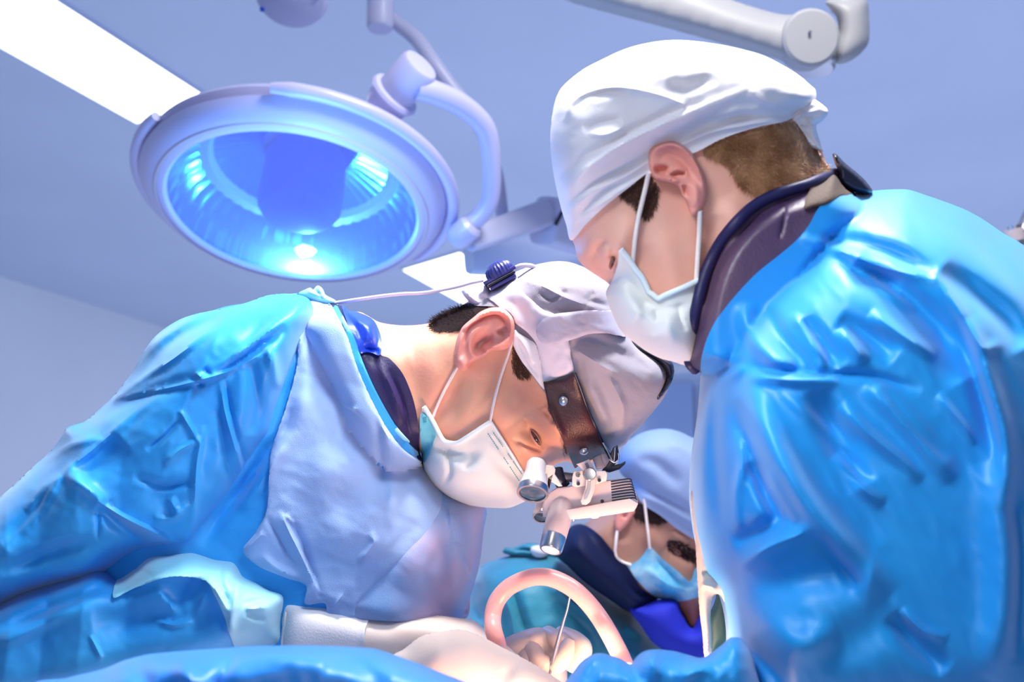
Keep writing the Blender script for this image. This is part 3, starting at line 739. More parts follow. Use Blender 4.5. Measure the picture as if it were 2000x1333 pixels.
# mask
mL = Z(800, 700, [(110, 375), (130, 400), (180, 480), (215, 560), (255, 625), (275, 650), (320, 658), (370, 655), (440, 615), (520, 560), (630, 490), (655, 508), (680, 560), (760, 690), (850, 825), (893, 890), (925, 960), (925, 1060), (905, 1115), (870, 1135), (780, 1170), (690, 1172), (600, 1168), (450, 1148), (350, 1115), (260, 1060), (180, 980), (120, 880), (92, 760), (80, 600), (78, 480), (92, 420)])
maskL = Solid(mL, HL, .090, R=62, base=headL, off=.004, k=.006, folds=[
    (Z(800, 700, [(290, 690), (305, 800), (310, 900), (250, 1020)]), 6, -.005), (Z(800, 700, [(180, 560), (160, 700), (130, 850)]), 10, -.004), (Z(800, 700, [(215, 600), (150, 800), (150, 900)]), 8, .004),
    (Z(800, 700, [(460, 720), (480, 800), (420, 880)]), 9, -.003), (Z(800, 700, [(640, 580), (740, 700), (850, 850)]), 6, .0025), (Z(800, 700, [(330, 1090), (560, 1140), (780, 1140)]), 4, -.003),
    (Z(800, 700, [(500, 620), (700, 800), (800, 1000)]), 22, .004)], noise_=(.0006, 40, 8.8))
mk = maskL.obj('face_mask', mask_m, Lp, grid=5)
def edge_tube(surfS, pts, r, name, m, parent, lift=.0015, sub=4):
    return tube(name, [surfS.at(x, y, lift) for x, y in pts], r, m, parent, 10, sub)
edge_tube(maskL, Z(800, 700, [(112, 380), (150, 440), (190, 510), (225, 580), (262, 640), (300, 660), (370, 664), (440, 625), (520, 572), (628, 500)]), .0022, 'mask_binding', mask_edge, mk)
edge_tube(maskL, Z(800, 700, [(636, 500), (700, 600), (780, 725), (870, 870)]), .0014, 'mask_binding', mask_edge, mk)
tq = Solid(Z(800, 700, [(98, 430), (125, 440), (165, 500), (205, 590), (170, 700), (130, 800), (105, 820), (95, 740), (84, 600), (82, 490)]), 1, .0015, R=6, base=maskL.surf, off=.0012, near=True)
tq.obj('mask_lining', mask_turq, mk, grid=4, label='turquoise side of the mask')
for (x0, y0, x1, y1, n) in ((612, 590, 860, 965, 26), (655, 585, 880, 910, 26)):
    bm = bmesh.new()
    for i in range(n):
        if 9 <= i <= 12 or i == 17: continue
        a, b = i/n, (i+.55)/n
        p = Z(800, 700, [(x0+(x1-x0)*a, y0+(y1-y0)*a), (x0+(x1-x0)*b, y0+(y1-y0)*b)])
        tube_bm(bm, [maskL.at(*q, .0006) for q in p], .0004, 6, 1)
    link('mask_stitching', bm, print_m, mk)
bm = bmesh.new()
for k in range(3):
    p = Z(800, 700, [(100+k*3, 470+k*16), (132, 462+k*17)]); tube_bm(bm, [tq.at(*q, .0004) for q in p], .0004, 6, 1)
o = link('mask_stitching', bm, print_m, mk)
def loop(surfS, pts, mk_, r=.0013, lift=.002):
    return tube('ear_loop', [surfS.at(x, y, lift) for x, y in pts], r, elastic, mk_, 10, 5)
loop(skL, [(1001, 664), (992, 695), (980, 730), (970, 765), (962, 800), (957, 826)], mk, lift=.006)
loop(skL, [(893, 718), (880, 742), (866, 768), (853, 796), (845, 818)], mk, lift=.003)
# collar (thyroid shield)
colL = Solid([(590, 640), (640, 596), (668, 598), (680, 606), (702, 612), (725, 622), (738, 640), (745, 665), (743, 692), (760, 700), (785, 728), (802, 765), (812, 800), (818, 840), (819, 880), (822, 910), (760, 920), (690, 850), (640, 760)],
              HL, .085, R=40, base=headL, off=.006, k=.01, folds=[([(700, 690), (720, 680), (742, 690)], 5, -.004), ([(735, 700), (765, 760), (790, 830)], 8, .004), ([(760, 720), (785, 780), (800, 850)], 4, -.003)])
cL = colL.obj('radiation_collar', collar_n, Lp, grid=5, label='navy thyroid shield collar round the neck')
clb = Solid([(668, 598), (684, 607), (702, 611), (728, 624), (740, 645), (746, 670), (742, 694), (728, 690), (715, 688), (704, 690), (692, 660), (676, 625)], HL, .095, R=26, base=colL.surf, off=.004, folds=[([(715, 625), (728, 655), (728, 685)], 5, .003), ([(700, 630), (710, 660)], 7, -.002)])
clb.obj('collar_pad', collar_b, cL, grid=4, label='bright blue padded tab of the collar')

# gown: torso
torsoL = Solid([(655, 592), (668, 615), (690, 655), (706, 700), (725, 745), (748, 790), (775, 835), (800, 868), (826, 892), (870, 940), (946, 985), (944, 1040), (936, 1100), (924, 1150), (906, 1205), (900, 1420), (200, 1420), (60, 1333), (150, 1000), (260, 760), (350, 640), (430, 602), (500, 590), (560, 575), (610, 574), (640, 582)],
               1.05, .155, R=150, base=colL.wrap, off=.004, k=.006, folds=[
    ([(392, 1068), (430, 1012), (480, 945), (520, 890), (553, 845), (573, 770), (590, 700)], 13, -.03), ([(470, 1000), (530, 900), (565, 840)], 14, .008),
    ([(880, 1000), (905, 1060), (900, 1150)], 12, .005), ([(925, 1000), (915, 1080), (900, 1160)], 8, -.005), ([(860, 1060), (880, 1100), (885, 1160)], 10, -.005),
    ([(700, 690), (760, 790), (820, 880)], 10, .010)], noise_=(.0006, 60, 2.2, (1, 1.5), .5), facet=(.006, 150, 5.1, 1.2))
gL = torsoL.obj('gown', gown_m, Lp, grid=8, label='blue surgical gown with crinkled sleeves')
# collar edge binding of the gown
edge_tube(torsoL, [(655, 592), (668, 622), (686, 660), (702, 700), (716, 740), (738, 785), (765, 828), (795, 862), (822, 884)], .0018, 'neck_binding', gown_cyan, gL, lift=-.004)
# lower chest of thin cloth
chest = Solid([(870, 935), (905, 965), (945, 992), (943, 1050), (935, 1110), (920, 1160), (906, 1210), (700, 1210), (690, 1180), (760, 1110), (820, 1050), (850, 1000)], 1, .006, R=30, base=torsoL.surf, off=.004, near=True, thick=.012, folds=[
    ([(874, 975), (880, 1010), (876, 1060)], 4, .003), ([(890, 1060), (898, 1090), (905, 1120)], 6, .004), ([(905, 1090), (925, 1130)], 5, .004), ([(850, 1080), (840, 1130), (860, 1170)], 10, -.003)])
chest.obj('chest_cloth', gown_chest, gL, grid=7, label='thin damp mauve-blue cloth over the lower chest')
# pale front panel
panel = Solid([(640, 588), (660, 620), (680, 662), (695, 710), (712, 752), (735, 800), (758, 840), (790, 880), (826, 905), (860, 950), (868, 985), (860, 1010), (820, 1060), (760, 1120), (700, 1185), (690, 1215), (640, 1215), (635, 1180), (596, 1180), (598, 1145), (560, 1130), (510, 1110), (478, 1085), (476, 1070), (500, 1040), (520, 1000), (525, 940), (530, 880), (560, 790), (582, 700), (575, 640), (590, 600), (615, 585)],
              1, .005, R=10, base=torsoL.surf, off=.003, near=True, thick=.012, noise_=(.0003, 46, 5.5, (1, .8), .3), facet=(.004, 170, 2.9, 1.5), folds=[
    ([(575, 615), (582, 650), (580, 690)], 9, .008), ([(520, 900), (515, 980), (505, 1040)], 8, .006),
    ([(545, 995), (565, 1040), (590, 1090), (625, 1165)], 10, .009, 's'), ([(565, 1010), (590, 1060), (610, 1120), (628, 1175)], 6, -.007),
    ([(520, 1010), (545, 1050), (570, 1095)], 6, -.007), ([(515, 1040), (480, 1075)], 6, .006), ([(505, 1080), (540, 1110), (590, 1140)], 9, .005),
    ([(555, 1005), (575, 1025)], 4, .006), ([(750, 780), (755, 850), (770, 940), (760, 1030)], 12, .004), ([(735, 800), (740, 870), (745, 950)], 9, -.004),
    ([(660, 790), (690, 805), (710, 830)], 3, -.003), ([(675, 795), (700, 800)], 3, .003), ([(720, 1040), (730, 1060), (700, 1100)], 6, .004), ([(650, 1190), (670, 1160)], 3, .004),
    ([(640, 800), (630, 900), (640, 1000), (680, 1080)], 30, .004)])
panel.obj('front_panel', gown_pale, gL, grid=5.5, label='pale lavender-blue front panel of the gown')
# knot of the neck tie
kn = Solid([(580, 575), (596, 566), (606, 562), (612, 566), (620, 558), (630, 564), (636, 576), (654, 586), (660, 594), (640, 596), (615, 590), (596, 584)], .99, .012, R=7, folds=[([(600, 570), (625, 578), (650, 588)], 3, .004), ([(618, 566), (630, 585)], 3, -.003)])
kn.obj('neck_tie', gown_cyan, gL, grid=3, label='tied ends at the nape')
# upper sleeve
slv = Solid([(600, 582), (560, 574), (520, 578), (480, 592), (430, 604), (385, 613), (352, 624), (318, 645), (294, 668), (276, 696), (258, 728), (240, 752), (218, 778), (192, 802), (165, 824), (132, 836), (116, 860), (95, 886), (62, 915), (30, 945), (0, 972), (-60, 1020), (-130, 1100), (-150, 1210), (-100, 1240), (-30, 1215), (40, 1170), (110, 1150), (200, 1130), (260, 1095), (310, 1082), (350, 1076), (372, 1074), (385, 1060), (420, 1015), (452, 975), (480, 935), (520, 880), (542, 855), (556, 800), (574, 740), (586, 700), (600, 650), (612, 610)],
            .96, .115, R=95, noise_=(.0009, 62, 6.4, (1, 1.3), -.9), facet=(.0125, 190, 1.7, -.5), folds=[
    ([(470, 598), (380, 640), (320, 680), (265, 745)], 13, -.012), ([(470, 590), (380, 622), (310, 668), (262, 722)], 7, .008), ([(420, 640), (340, 700), (280, 740), (215, 785)], 8, .010, 's'),
    ([(530, 680), (460, 720), (400, 740), (320, 760), (220, 780)], 10, .014, 's'), ([(400, 735), (300, 765), (200, 805), (130, 845)], 12, -.014), ([(560, 640), (480, 700), (415, 735)], 10, -.008), ([(570, 610), (500, 665), (420, 725)], 9, .008),
    ([(320, 765), (250, 820), (180, 880), (120, 930), (70, 1010), (0, 1075)], 7, .012), ([(200, 855), (140, 870), (85, 905)], 7, .008),
    ([(240, 860), (190, 900), (150, 930)], 25, -.012), ([(125, 925), (170, 955), (205, 985)], 12, .010), ([(50, 1000), (90, 950), (118, 925)], 8, .008),
    ([(430, 740), (438, 800), (460, 880), (475, 930)], 5, .006), ([(440, 740), (450, 800), (472, 880), (483, 920)], 4, -.004), ([(425, 800), (440, 880), (450, 960)], 8, -.006),
    ([(490, 700), (500, 780), (490, 850)], 15, -.012), ([(520, 670), (535, 720), (540, 760)], 10, .009), ([(582, 700), (572, 760), (550, 850)], 8, -.016), 
    ([(546, 856), (505, 910), (458, 970), (418, 1025), (388, 1070)], 11, -.045), ([(400, 830), (385, 900), (380, 980), (370, 1060)], 7, .010), ([(390, 860), (350, 880), (320, 910)], 7, .006),
    ([(355, 810), (325, 850), (285, 880)], 6, -.007), ([(350, 800), (380, 850), (395, 870)], 5, .007), ([(300, 940), (330, 1010), (340, 1060)], 30, -.008), ([(260, 930), (320, 950), (380, 940)], 8, -.007),
    ([(185, 975), (240, 1010), (300, 1040), (365, 1072)], 12, .020, 's'), ([(190, 985), (240, 1030), (290, 1060)], 14, -.018), ([(300, 1015), (340, 1010), (370, 980)], 8, .008), ([(330, 970), (350, 1010)], 8, .007),
    ([(0, 1120), (80, 1085), (150, 1065), (190, 1055)], 14, -.020), ([(190, 990), (192, 1030), (190, 1060)], 5, -.01), ([(0, 1160), (100, 1130), (215, 1110)], 20, .010),
    ([(395, 720), (415, 735)], 5, -.006), ([(380, 728), (405, 745)], 4, .005), ([(370, 740), (400, 755)], 4, -.005), ([(100, 960), (40, 1030), (0, 1060)], 20, -.006)])
slv.obj('sleeve', gown_m, gL, grid=5.5, label='crinkled blue upper sleeve')
# forearm sleeve
fore = Solid([(-120, 1230), (-60, 1200), (0, 1178), (60, 1150), (110, 1135), (150, 1125), (185, 1110), (215, 1120), (228, 1130), (262, 1108), (290, 1086), (330, 1082), (372, 1077), (388, 1080), (420, 1090), (455, 1095), (468, 1108), (476, 1124), (500, 1136), (525, 1150), (556, 1164), (552, 1210), (546, 1262), (480, 1280), (300, 1330), (60, 1380), (-120, 1400)],
             .93, .085, R=70, noise_=(.0007, 70, 9.1, (1, 1), .3), facet=(.010, 170, 3.3, .3), folds=[
    ([(215, 1165), (260, 1150), (310, 1130), (400, 1128)], 7, .014), ([(400, 1128), (425, 1160), (446, 1205)], 8, .014), ([(330, 1180), (360, 1160), (395, 1170)], 26, -.014), ([(180, 1225), (300, 1210), (420, 1200)], 30, -.012),
    ([(440, 1105), (430, 1125), (436, 1150), (450, 1190)], 5, -.010), ([(455, 1122), (440, 1128)], 5, .008), ([(470, 1130), (460, 1170), (450, 1220), (455, 1255)], 9, .010), ([(475, 1180), (510, 1172), (535, 1168)], 6, -.010), ([(480, 1198), (500, 1208), (520, 1212)], 5, -.010), ([(480, 1190), (520, 1186)], 5, .006),
    ([(0, 1230), (90, 1190), (160, 1165), (222, 1135)], 10, -.020), ([(240, 1095), (262, 1108), (300, 1128)], 4, -.004), ([(225, 1135), (260, 1110), (285, 1082)], 4, -.006), ([(300, 1212), (340, 1222), (380, 1212)], 6, .008),
    ([(175, 1240), (200, 1290)], 4, .004), ([(150, 1180), (60, 1230), (0, 1260)], 14, .008)])
fs = fore.obj('forearm_sleeve', gown_m, gL, grid=5.5, label='blue gown forearm')
cuffc = Solid([(296, 1086), (335, 1080), (372, 1077), (388, 1080), (420, 1090), (455, 1095), (468, 1108), (476, 1124), (500, 1136), (525, 1150), (556, 1165), (552, 1210), (545, 1268), (470, 1275), (448, 1240), (440, 1210), (420, 1165), (398, 1134), (330, 1128), (262, 1150), (222, 1168), (230, 1130), (262, 1108)],
              1, .004, R=12, base=fore.surf, off=.003, near=True, thick=.01)
cuffc.obj('sleeve_end', gown_cyan, fs, grid=4.5, label='pale cyan gathered sleeve end')
# gloves
glv = Solid([(545, 1165), (560, 1163), (600, 1168), (660, 1178), (718, 1190), (726, 1194), (800, 1196), (860, 1203), (925, 1213), (945, 1228), (975, 1250), (1010, 1278), (1050, 1310), (1080, 1345), (1000, 1400), (800, 1420), (700, 1400), (530, 1380), (528, 1300), (532, 1262), (536, 1210)],
             .93, .05, R=60, folds=[([(722, 1192), (712, 1230), (708, 1270)], 4, .002, 's'), ([(760, 1220), (850, 1225), (920, 1240)], 20, .004), ([(900, 1230), (960, 1260), (1010, 1290)], 10, .004)])
g1 = glv.obj('glove', glove_m, Lp, grid=6, label='white latex glove on the near wrist')
cuf = Solid([(545, 1165), (560, 1163), (640, 1174), (722, 1191), (714, 1230), (710, 1300), (705, 1380), (532, 1380), (526, 1300), (532, 1262), (538, 1210)], 1, .0015, R=6, base=glv.surf, off=.001, near=True, thick=.004)
cuf.obj('glove_cuff', glove_cuff, g1, grid=6, label='white cuff of the glove')
edge_tube(cuf, [(546, 1164), (540, 1200), (534, 1240), (530, 1290)], .0035, 'cuff_roll', glove_cuff, g1, lift=0)
edge_tube(cuf, [(566, 1164), (558, 1200), (552, 1240), (548, 1290)], .0012, 'cuff_roll', glove_cuff, g1, lift=0)
# far hand: back of the hand with bent fingers and thumb
h2 = Solid(Z(800, 1000, [(640, 1090), (735, 1000), (800, 962), (900, 925), (960, 908), (1010, 904), (1100, 915), (1210, 938), (1300, 1000), (1350, 1050), (1300, 1120), (1240, 1180), (1230, 1230), (1230, 1330), (1160, 1440), (900, 1440), (700, 1400)]), 1.0, .04, R=40, folds=[
    (Z(800, 1000, [(1080, 930), (1090, 1010), (1090, 1100)]), 7, -.004), (Z(800, 1000, [(860, 1110), (920, 1125), (1000, 1150), (1100, 1130)]), 6, -.006), (Z(800, 1000, [(930, 960), (1010, 950), (1070, 970)]), 14, .003)])
def fingers(bm):
    def fg(pts, rad): tube_bm(bm, [P(800+x/4, 1000+y/4, d) for x, y, d in pts], rad, 14, 5)
    fg([(1180, 960, .985), (1290, 1010, .965), (1350, 1070, .95), (1330, 1150, .945), (1270, 1215, .945)], [.0085, .0092, .0094, .0085, .006])     # index, bent
    fg([(1250, 1050, .955), (1215, 1120, .945), (1165, 1190, .94), (1120, 1240, .94)], [.009, .0088, .0082, .0055])                             # thumb
    fg([(1080, 960, .99), (1160, 1010, .965), (1250, 1080, .955), (1290, 1150, .955), (1250, 1240, .955)], [.0085, .009, .009, .008, .006])
    fg([(960, 1080, .965), (1010, 1170, .948), (1080, 1200, .945), (1110, 1240, .945)], [.009, .009, .0082, .006])
    fg([(900, 1080, .975), (930, 1180, .955), (1000, 1240, .95)], [.009, .009, .006])
h2.obj('glove', glove_m, Lp, grid=5, label='latex glove of the hand pinching the probe', extra=[fingers])

# ================================================================== LOUPE HEADSET
hs = root('loupe_headset', P(1100, 900, .97), 'white loupe and headlamp headset with dark leather brow band worn over the grey cap', 'loupe headset')
def capS(X): return np.minimum(capL.surf(X), headL(X))
hb = Solid(Z(800, 500, [(600, 230), (635, 245), (740, 190), (825, 148), (850, 200), (880, 275), (960, 350), (1050, 425), (1130, 455), (1200, 560), (1250, 690), (1262, 790), (1282, 905), (1190, 945), (1120, 975), (1045, 990), (1030, 900), (1010, 770), (985, 680), (920, 600), (822, 520), (800, 465), (760, 425), (700, 400), (640, 350), (560, 300), (540, 270)]), 1, .004, R=8, base=capS, off=.002, near=True, thick=.004, folds=[(Z(800, 500, [(1000, 700), (1020, 850), (1035, 980)]), 3, -.001)])
hb.obj('headband', plastic_w, hs, grid=5, label='wide white plastic side band')
bp_ = Solid(Z(800, 500, [(402, 275), (415, 257), (450, 256), (490, 268), (520, 275), (560, 250), (600, 228), (650, 290), (720, 370), (700, 405), (640, 410), (575, 415), (530, 402), (490, 385), (455, 350), (425, 315)]), .955, .028, R=16, folds=[(Z(800, 500, [(480, 290), (560, 330), (660, 380)]), 5, -.006), (Z(800, 500, [(420, 275), (480, 340), (560, 395)]), 5, .004)])
bp_.obj('back_pad', plastic_w, hs, grid=4, label='white rear pad lifted off the nape')
cs = Solid(Z(800, 500, [(988, 600), (1000, 550), (1030, 510), (1070, 480), (1130, 455), (1250, 440), (1400, 425), (1540, 428), (1580, 430), (1610, 500), (1650, 570), (1690, 630), (1620, 622), (1540, 607), (1400, 613), (1290, 650), (1180, 682), (1100, 694), (1040, 685), (1005, 650)]), 1, .004, R=7, base=lambda X: capS(X)-.005, off=.002, near=True, thick=.004)
cs.obj('crown_strap', plastic_g, hs, grid=4.5, label='grey strap over the crown')
rearb = Solid([(1203, 655), (1225, 656), (1243, 668), (1275, 684), (1300, 700), (1313, 708), (1317, 728), (1310, 750), (1298, 768), (1285, 782), (1279, 776), (1292, 760), (1301, 740), (1300, 724), (1285, 708), (1262, 695), (1236, 686), (1218, 672)], HL-.035, .02, R=7)
rearb.obj('forehead_strap', black_m, hs, grid=3, label='black strap round the far side of the cap')
lb = Solid(Z(800, 700, [(1045, 190), (1045, 190), (1120, 182), (1190, 175), (1250, 140), (1290, 115), (1290, 115), (1330, 220), (1380, 370), (1440, 510), (1500, 640), (1540, 700), (1570, 750), (1550, 800), (1480, 790), (1400, 800), (1310, 850), (1290, 860), (1250, 770), (1200, 650), (1150, 540), (1095, 420), (1070, 310), (1055, 240)]), 1, .003, R=6, base=lambda X: capS(X)-.005, off=.002, near=True, thick=.006, folds=[(Z(800, 700, [(1100, 260), (1180, 480), (1280, 740)]), 5, -.001)])
lbo = lb.obj('brow_band', leather, hs, grid=4, label='dark brown leather brow band')
tube('band_edge', [lb.at(x, y, .002) for x, y in Z(800, 700, [(1292, 120), (1330, 222), (1382, 372), (1442, 512), (1502, 642), (1545, 710), (1575, 755)])], .0013, black_m, lbo, 8, 4)
for q, r in (((1202, 335), 10.5), ((1360, 722), 9.3)):
    x, y = Z(800, 700, [q])[0]; c = lb.at(x, y, .0); r_ = r*.87/FPX
    lathe('rivet', c, cdir(-.15, .1, -1), [(r_, -.001), (r_, .001), (r_*.85, .0022), (r_*.4, .0030), (0, .0032)], chrome, lbo, 28)
# rear adjustment knob
kd = (P(965, 515, .93)-P(979, 541, .93)).normalized(); kc = P(981, 541, .93); ks = .93/FPX
rel = (P(1008, 522, .93)-P(945, 556, .93)).normalized()
box('knob_base', P(976, 540, .935), rel, kd, cdir(0, 0, 1), (70*ks, 7*ks, .03), knob_m, hs, .001, 'violet-blue ratchet housing')
box('knob_base', P(980, 547, .935), rel, kd, cdir(0, 0, 1), (60*ks, 4*ks, .026), black_m, hs, .0006)
box('knob_base', P(983, 553, .935), rel, kd, cdir(0, 0, 1), (56*ks, 7*ks, .028), knob_m, hs, .001)
lathe('adjustment_knob', kc, kd, [(0, 2*ks), (27*ks, 2*ks), (28*ks, 6*ks), (28*ks, 14*ks), (25*ks, 22*ks), (17*ks, 29*ks), (7*ks, 32*ks), (0, 33*ks)], knob_m, hs, 96, 'ribbed round blue knob', ripple=lambda a, r: .03*math.sin(a*24))
tube('power_cable', [P(944, 548, .93), P(925, 552, .93), P(900, 559, .94), P(850, 569, .95), P(820, 573, .955), P(790, 574, .96), P(750, 578, .965), P(700, 585, .97), P(655, 592, .98)], .0016, plastic_w, hs, 10, 6, 'thin white headlamp cable')
tube('power_cable', [P(1005, 525, .93), P(1018, 519, .93), P(1034, 519, .94), P(1046, 523, .95)], .0022, plastic_g, hs, 10, 5)
# loupe barrel, headlamp and bracket
ZB = lambda *p: Z(800, 700, list(p))
def barrel(name, a, b, d, rt, rb, m, lens, parent, back=.006):
    A = P(*a, d); B = P(*b, d-.021); ax = (B-A).normalized(); h = (B-A).length; s = d/FPX
    t = rt*s; r = rb*s
    o = lathe(name, A, ax, [(0, -.001), (t*.85, -.001), (t, .001), (t*1.04, h*.3), (r*.95, h*.78), (r*.97, h*.8)], device_w, parent, 48)
    lathe('barrel_ring', A, ax, [(r*.97, h*.8), (r*1.02, h*.81), (r*1.03, h*.97), (r, h), (r*.86, h), (r*.84, h*.97)], chrome, o, 48)
    lathe('lens', A, ax, [(r*.85, h*.95), (r*.6, h*.985), (0, h)], lens_m, o, 40)
    return o
barrel('loupe', (1048, 905), (1040, 966), .865, 19, 30, None, None, hs)
barrel('loupe', (1062, 965), (1058, 1012), .93, 12, 17, None, None, hs)
HD = .90
prism('lamp_body', ZB((1100, 1045), (1150, 1012), (1240, 1002), (1268, 995), (1300, 990), (1400, 975), (1540, 955), (1700, 940), (1735, 975), (1770, 1060), (1784, 1130), (1775, 1165), (1757, 1192), (1440, 1242), (1330, 1255), (1235, 1262), (1190, 1215), (1150, 1240), (1040, 1240), (1038, 1150), (1060, 1085)), HD, .022, device, hs, None, .0025, 'cream headlamp body')
prism('body_ledge', ZB((1165, 1190), (1250, 1178), (1400, 1152), (1560, 1122), (1720, 1098), (1785, 1138), (1770, 1172), (1755, 1196), (1600, 1222), (1440, 1246), (1330, 1258), (1240, 1264), (1205, 1235)), HD-.004, .030, device, hs, None, .002, 'lower ledge of the headlamp body')
hA = P(1098, 990, HD-.006); hB = P(1075, 1076, HD-.029); hax = (hB-hA).normalized(); hh = (hB-hA).length; hs_ = (HD-.02)/FPX
hd = lathe('headlamp', hA, hax, [(0, -.006), (20*hs_, -.005), (25*hs_, 0), (25*hs_, hh*.3), (24*hs_, hh*.66), (23*hs_, hh*.68)], device, hs, 48, 'cream headlamp tube')
lathe('headlamp_ring', hA, hax, [(23.4*hs_, hh*.68), (24*hs_, hh*.69), (22.5*hs_, hh*.97), (21*hs_, hh), (18*hs_, hh), (17.6*hs_, hh*.97)], chrome, hd, 48, 'steel ring at the mouth')
lathe('headlamp_lens', hA, hax, [(18.5*hs_, hh*.96), (12*hs_, hh*.985), (0, hh*.99)], lamp_em, hd, 32, 'bright glass of the headlamp')
for a in range(4):
    X_, Y_, Z_ = frame(hax); c = hA+hax*hh*.985+(X_*math.cos(a*1.57)+Y_*math.sin(a*1.57))*9*hs_
    lathe('led', c, hax, [(4.5*hs_, -.001), (4*hs_, .0008), (0, .0012)], lamp_em, hd, 16)
# cooling fins: dark slots
for i in range(8):
    y0 = 965+i*21.2; x0 = 1572+i*1.2
    tube('cooling_slot', [P(*ZB((x0, y0))[0], HD-.0112), P(*ZB((1712+i*5, y0-22))[0], HD-.0112), P(*ZB((1735+i*5.5, y0-6))[0], HD-.0105)], .0006, black_m, hs, 6, 3)
prism('slide_plate', ZB((1282, 885), (1340, 878), (1530, 880), (1545, 905), (1538, 960), (1460, 985), (1300, 1010), (1268, 995), (1270, 930)), HD-.014, .005, device_w, hs, None, .0008, 'white slide plate')
prism('hinge_bracket', ZB((1302, 828), (1350, 812), (1402, 790), (1440, 860), (1462, 940), (1445, 1040), (1410, 1125), (1380, 1148), (1348, 1145), (1335, 1118), (1372, 1020), (1378, 930), (1340, 860)), HD-.020, .005, device, hs, None, .0008, 'curved hinge bracket')
prism('bracket_slot', ZB((1398, 960), (1415, 965), (1412, 1030), (1390, 1095), (1362, 1110), (1368, 1075), (1390, 1020)), HD-.0236, .001, chrome, hs, None, 0)
prism('bracket_slot', ZB((1368, 825), (1390, 815), (1405, 850), (1385, 862)), HD-.0236, .001, plastic_grey, hs, None, 0)
c = P(*ZB((1405, 905))[0], HD-.024); r_ = 12.5*HD/FPX
lathe('hinge_screw', c, cdir(0, .1, -1), [(r_, -.004), (r_, .003), (r_*.85, .0045), (0, .004)], chrome, hs, 32, 'steel hinge screw')
for q in ((1318, 982), (1482, 955), (1504, 1118)):
    lathe('body_screw', P(*ZB(q)[0], HD-.013-(.005 if q[1] < 1000 else -.001)), cdir(0, 0, -1), [(3.4*HD/FPX, -.001), (3.4*HD/FPX, .0006), (0, .0008)], black_m, hs, 16)
bm = bmesh.new(); cc = ZB((1316, 912))[0]
tube_bm(bm, [P(cc[0]+math.cos(a)*4, cc[1]+math.sin(a)*4, HD-.0172) for a in np.linspace(.6, 6.4, 12)], .0004, 6, 2)
tube_bm(bm, [P(cc[0]-1.5, cc[1]+1, HD-.0172), P(cc[0]+2, cc[1]-2, HD-.0172), P(cc[0]+1, cc[1]+3, HD-.0172)], .0004, 6, 2); link('round_emblem', bm, plastic_grey, hs)
prism('brow_clip', ZB((1425, 780), (1500, 742), (1530, 745), (1560, 800), (1520, 860), (1460, 870)), HD-.01, .016, plastic_grey, hs, None, .002, 'grey clip on the brow band')
prism('clip_pad', ZB((1490, 745), (1535, 745), (1562, 800), (1530, 852), (1500, 800)), HD-.016, .012, plastic_grey, hs, None, .002)
tube('pivot_rod', [P(*ZB((1190, 925))[0], HD), P(*ZB((1275, 935))[0], HD)], .004, plastic_grey, hs, 14)
tube('pivot_rod', [P(*ZB((1150, 870))[0], HD), P(*ZB((1165, 930))[0], HD-.003), P(*ZB((1190, 990))[0], HD)], .0055, black_m, hs, 14)
tube('pivot_rod', [P(*ZB((1170, 950))[0], HD+.005), P(*ZB((1220, 1005))[0], HD+.005)], .005, black_m, hs, 14)
prism('loupe_bracket', ZB((1030, 840), (1085, 835), (1125, 840), (1140, 870), (1135, 905), (1165, 950), (1195, 1000), (1165, 1005), (1120, 975), (1095, 960), (1090, 1040), (1078, 1038), (1075, 960), (1072, 900), (1040, 930)), .872, .010, device_w, hs, None, .0015, 'white loupe bracket')
prism('front_visor', ZB((1500, 650), (1545, 730), (1570, 745), (1590, 700), (1625, 680), (1635, 740), (1630, 800), (1600, 835), (1650, 825), (1688, 805), (1685, 830), (1640, 870), (1560, 895), (1500, 880), (1560, 800), (1520, 720)), HD+.01, .02, black_m, hs, None, .0015, 'black curled front end of the band')
tube('visor_edge', [P(*q, HD-.002) for q in ZB((1510, 660), (1550, 735), (1590, 810), (1600, 770), (1605, 700))], .0007, chrome, hs, 8, 4)
tube('visor_edge', [P(*q, HD-.002) for q in ZB((1560, 790), (1600, 815), (1632, 790), (1630, 740))], .0007, chrome, hs, 8, 4)
tube('focus_lever', [P(*q, HD-.012) for q in ZB((1290, 1215), (1285, 1245), (1278, 1270))], [.0022, .002, .0016], chrome, hs, 10, 4)
prism('lever_foot', ZB((1400, 1240), (1500, 1228), (1470, 1252), (1430, 1256)), HD-.004, .02, device_w, hs, None, .001)

# ================================================================== RIGHT SURGEON
HR = .80
skR = Solid([(1090, 330), (1098, 400), (1112, 455), (1122, 480), (1128, 505), (1142, 522), (1160, 535), (1180, 548), (1193, 560), (1203, 595), (1218, 630), (1260, 665), (1330, 680), (1400, 690), (1480, 690), (1590, 600), (1680, 500), (1690, 430), (1650, 370), (1622, 330), (1602, 300), (1580, 250), (1540, 190), (1480, 140), (1400, 115), (1250, 115), (1150, 170), (1100, 240)],
            HR, .075, R=85, tilt=None, folds=[
    ([(1170, 470), (1165, 500), (1185, 535)], 14, -.006), ([(1150, 470), (1158, 500)], 10, .003), ([(1202, 490), (1198, 512), (1190, 535)], 8, -.010), ([(1175, 480), (1190, 500)], 9, .006), ([(1150, 515), (1165, 490), (1185, 470)], 7, -.003),
    ([(1250, 480), (1270, 560), (1300, 600)], 30, -.004), ([(1300, 450), (1310, 520), (1320, 600)], 30, .003), ([(1385, 420), (1395, 520), (1370, 600)], 26, -.008), ([(1230, 440), (1215, 470)], 18, .004), ([(1420, 380), (1440, 440), (1420, 520)], 26, .005)])
Rp = root('person', P(1700, 1333, .8), 'surgeon at the right in bright blue gown and white cap leaning over the table', 'person')
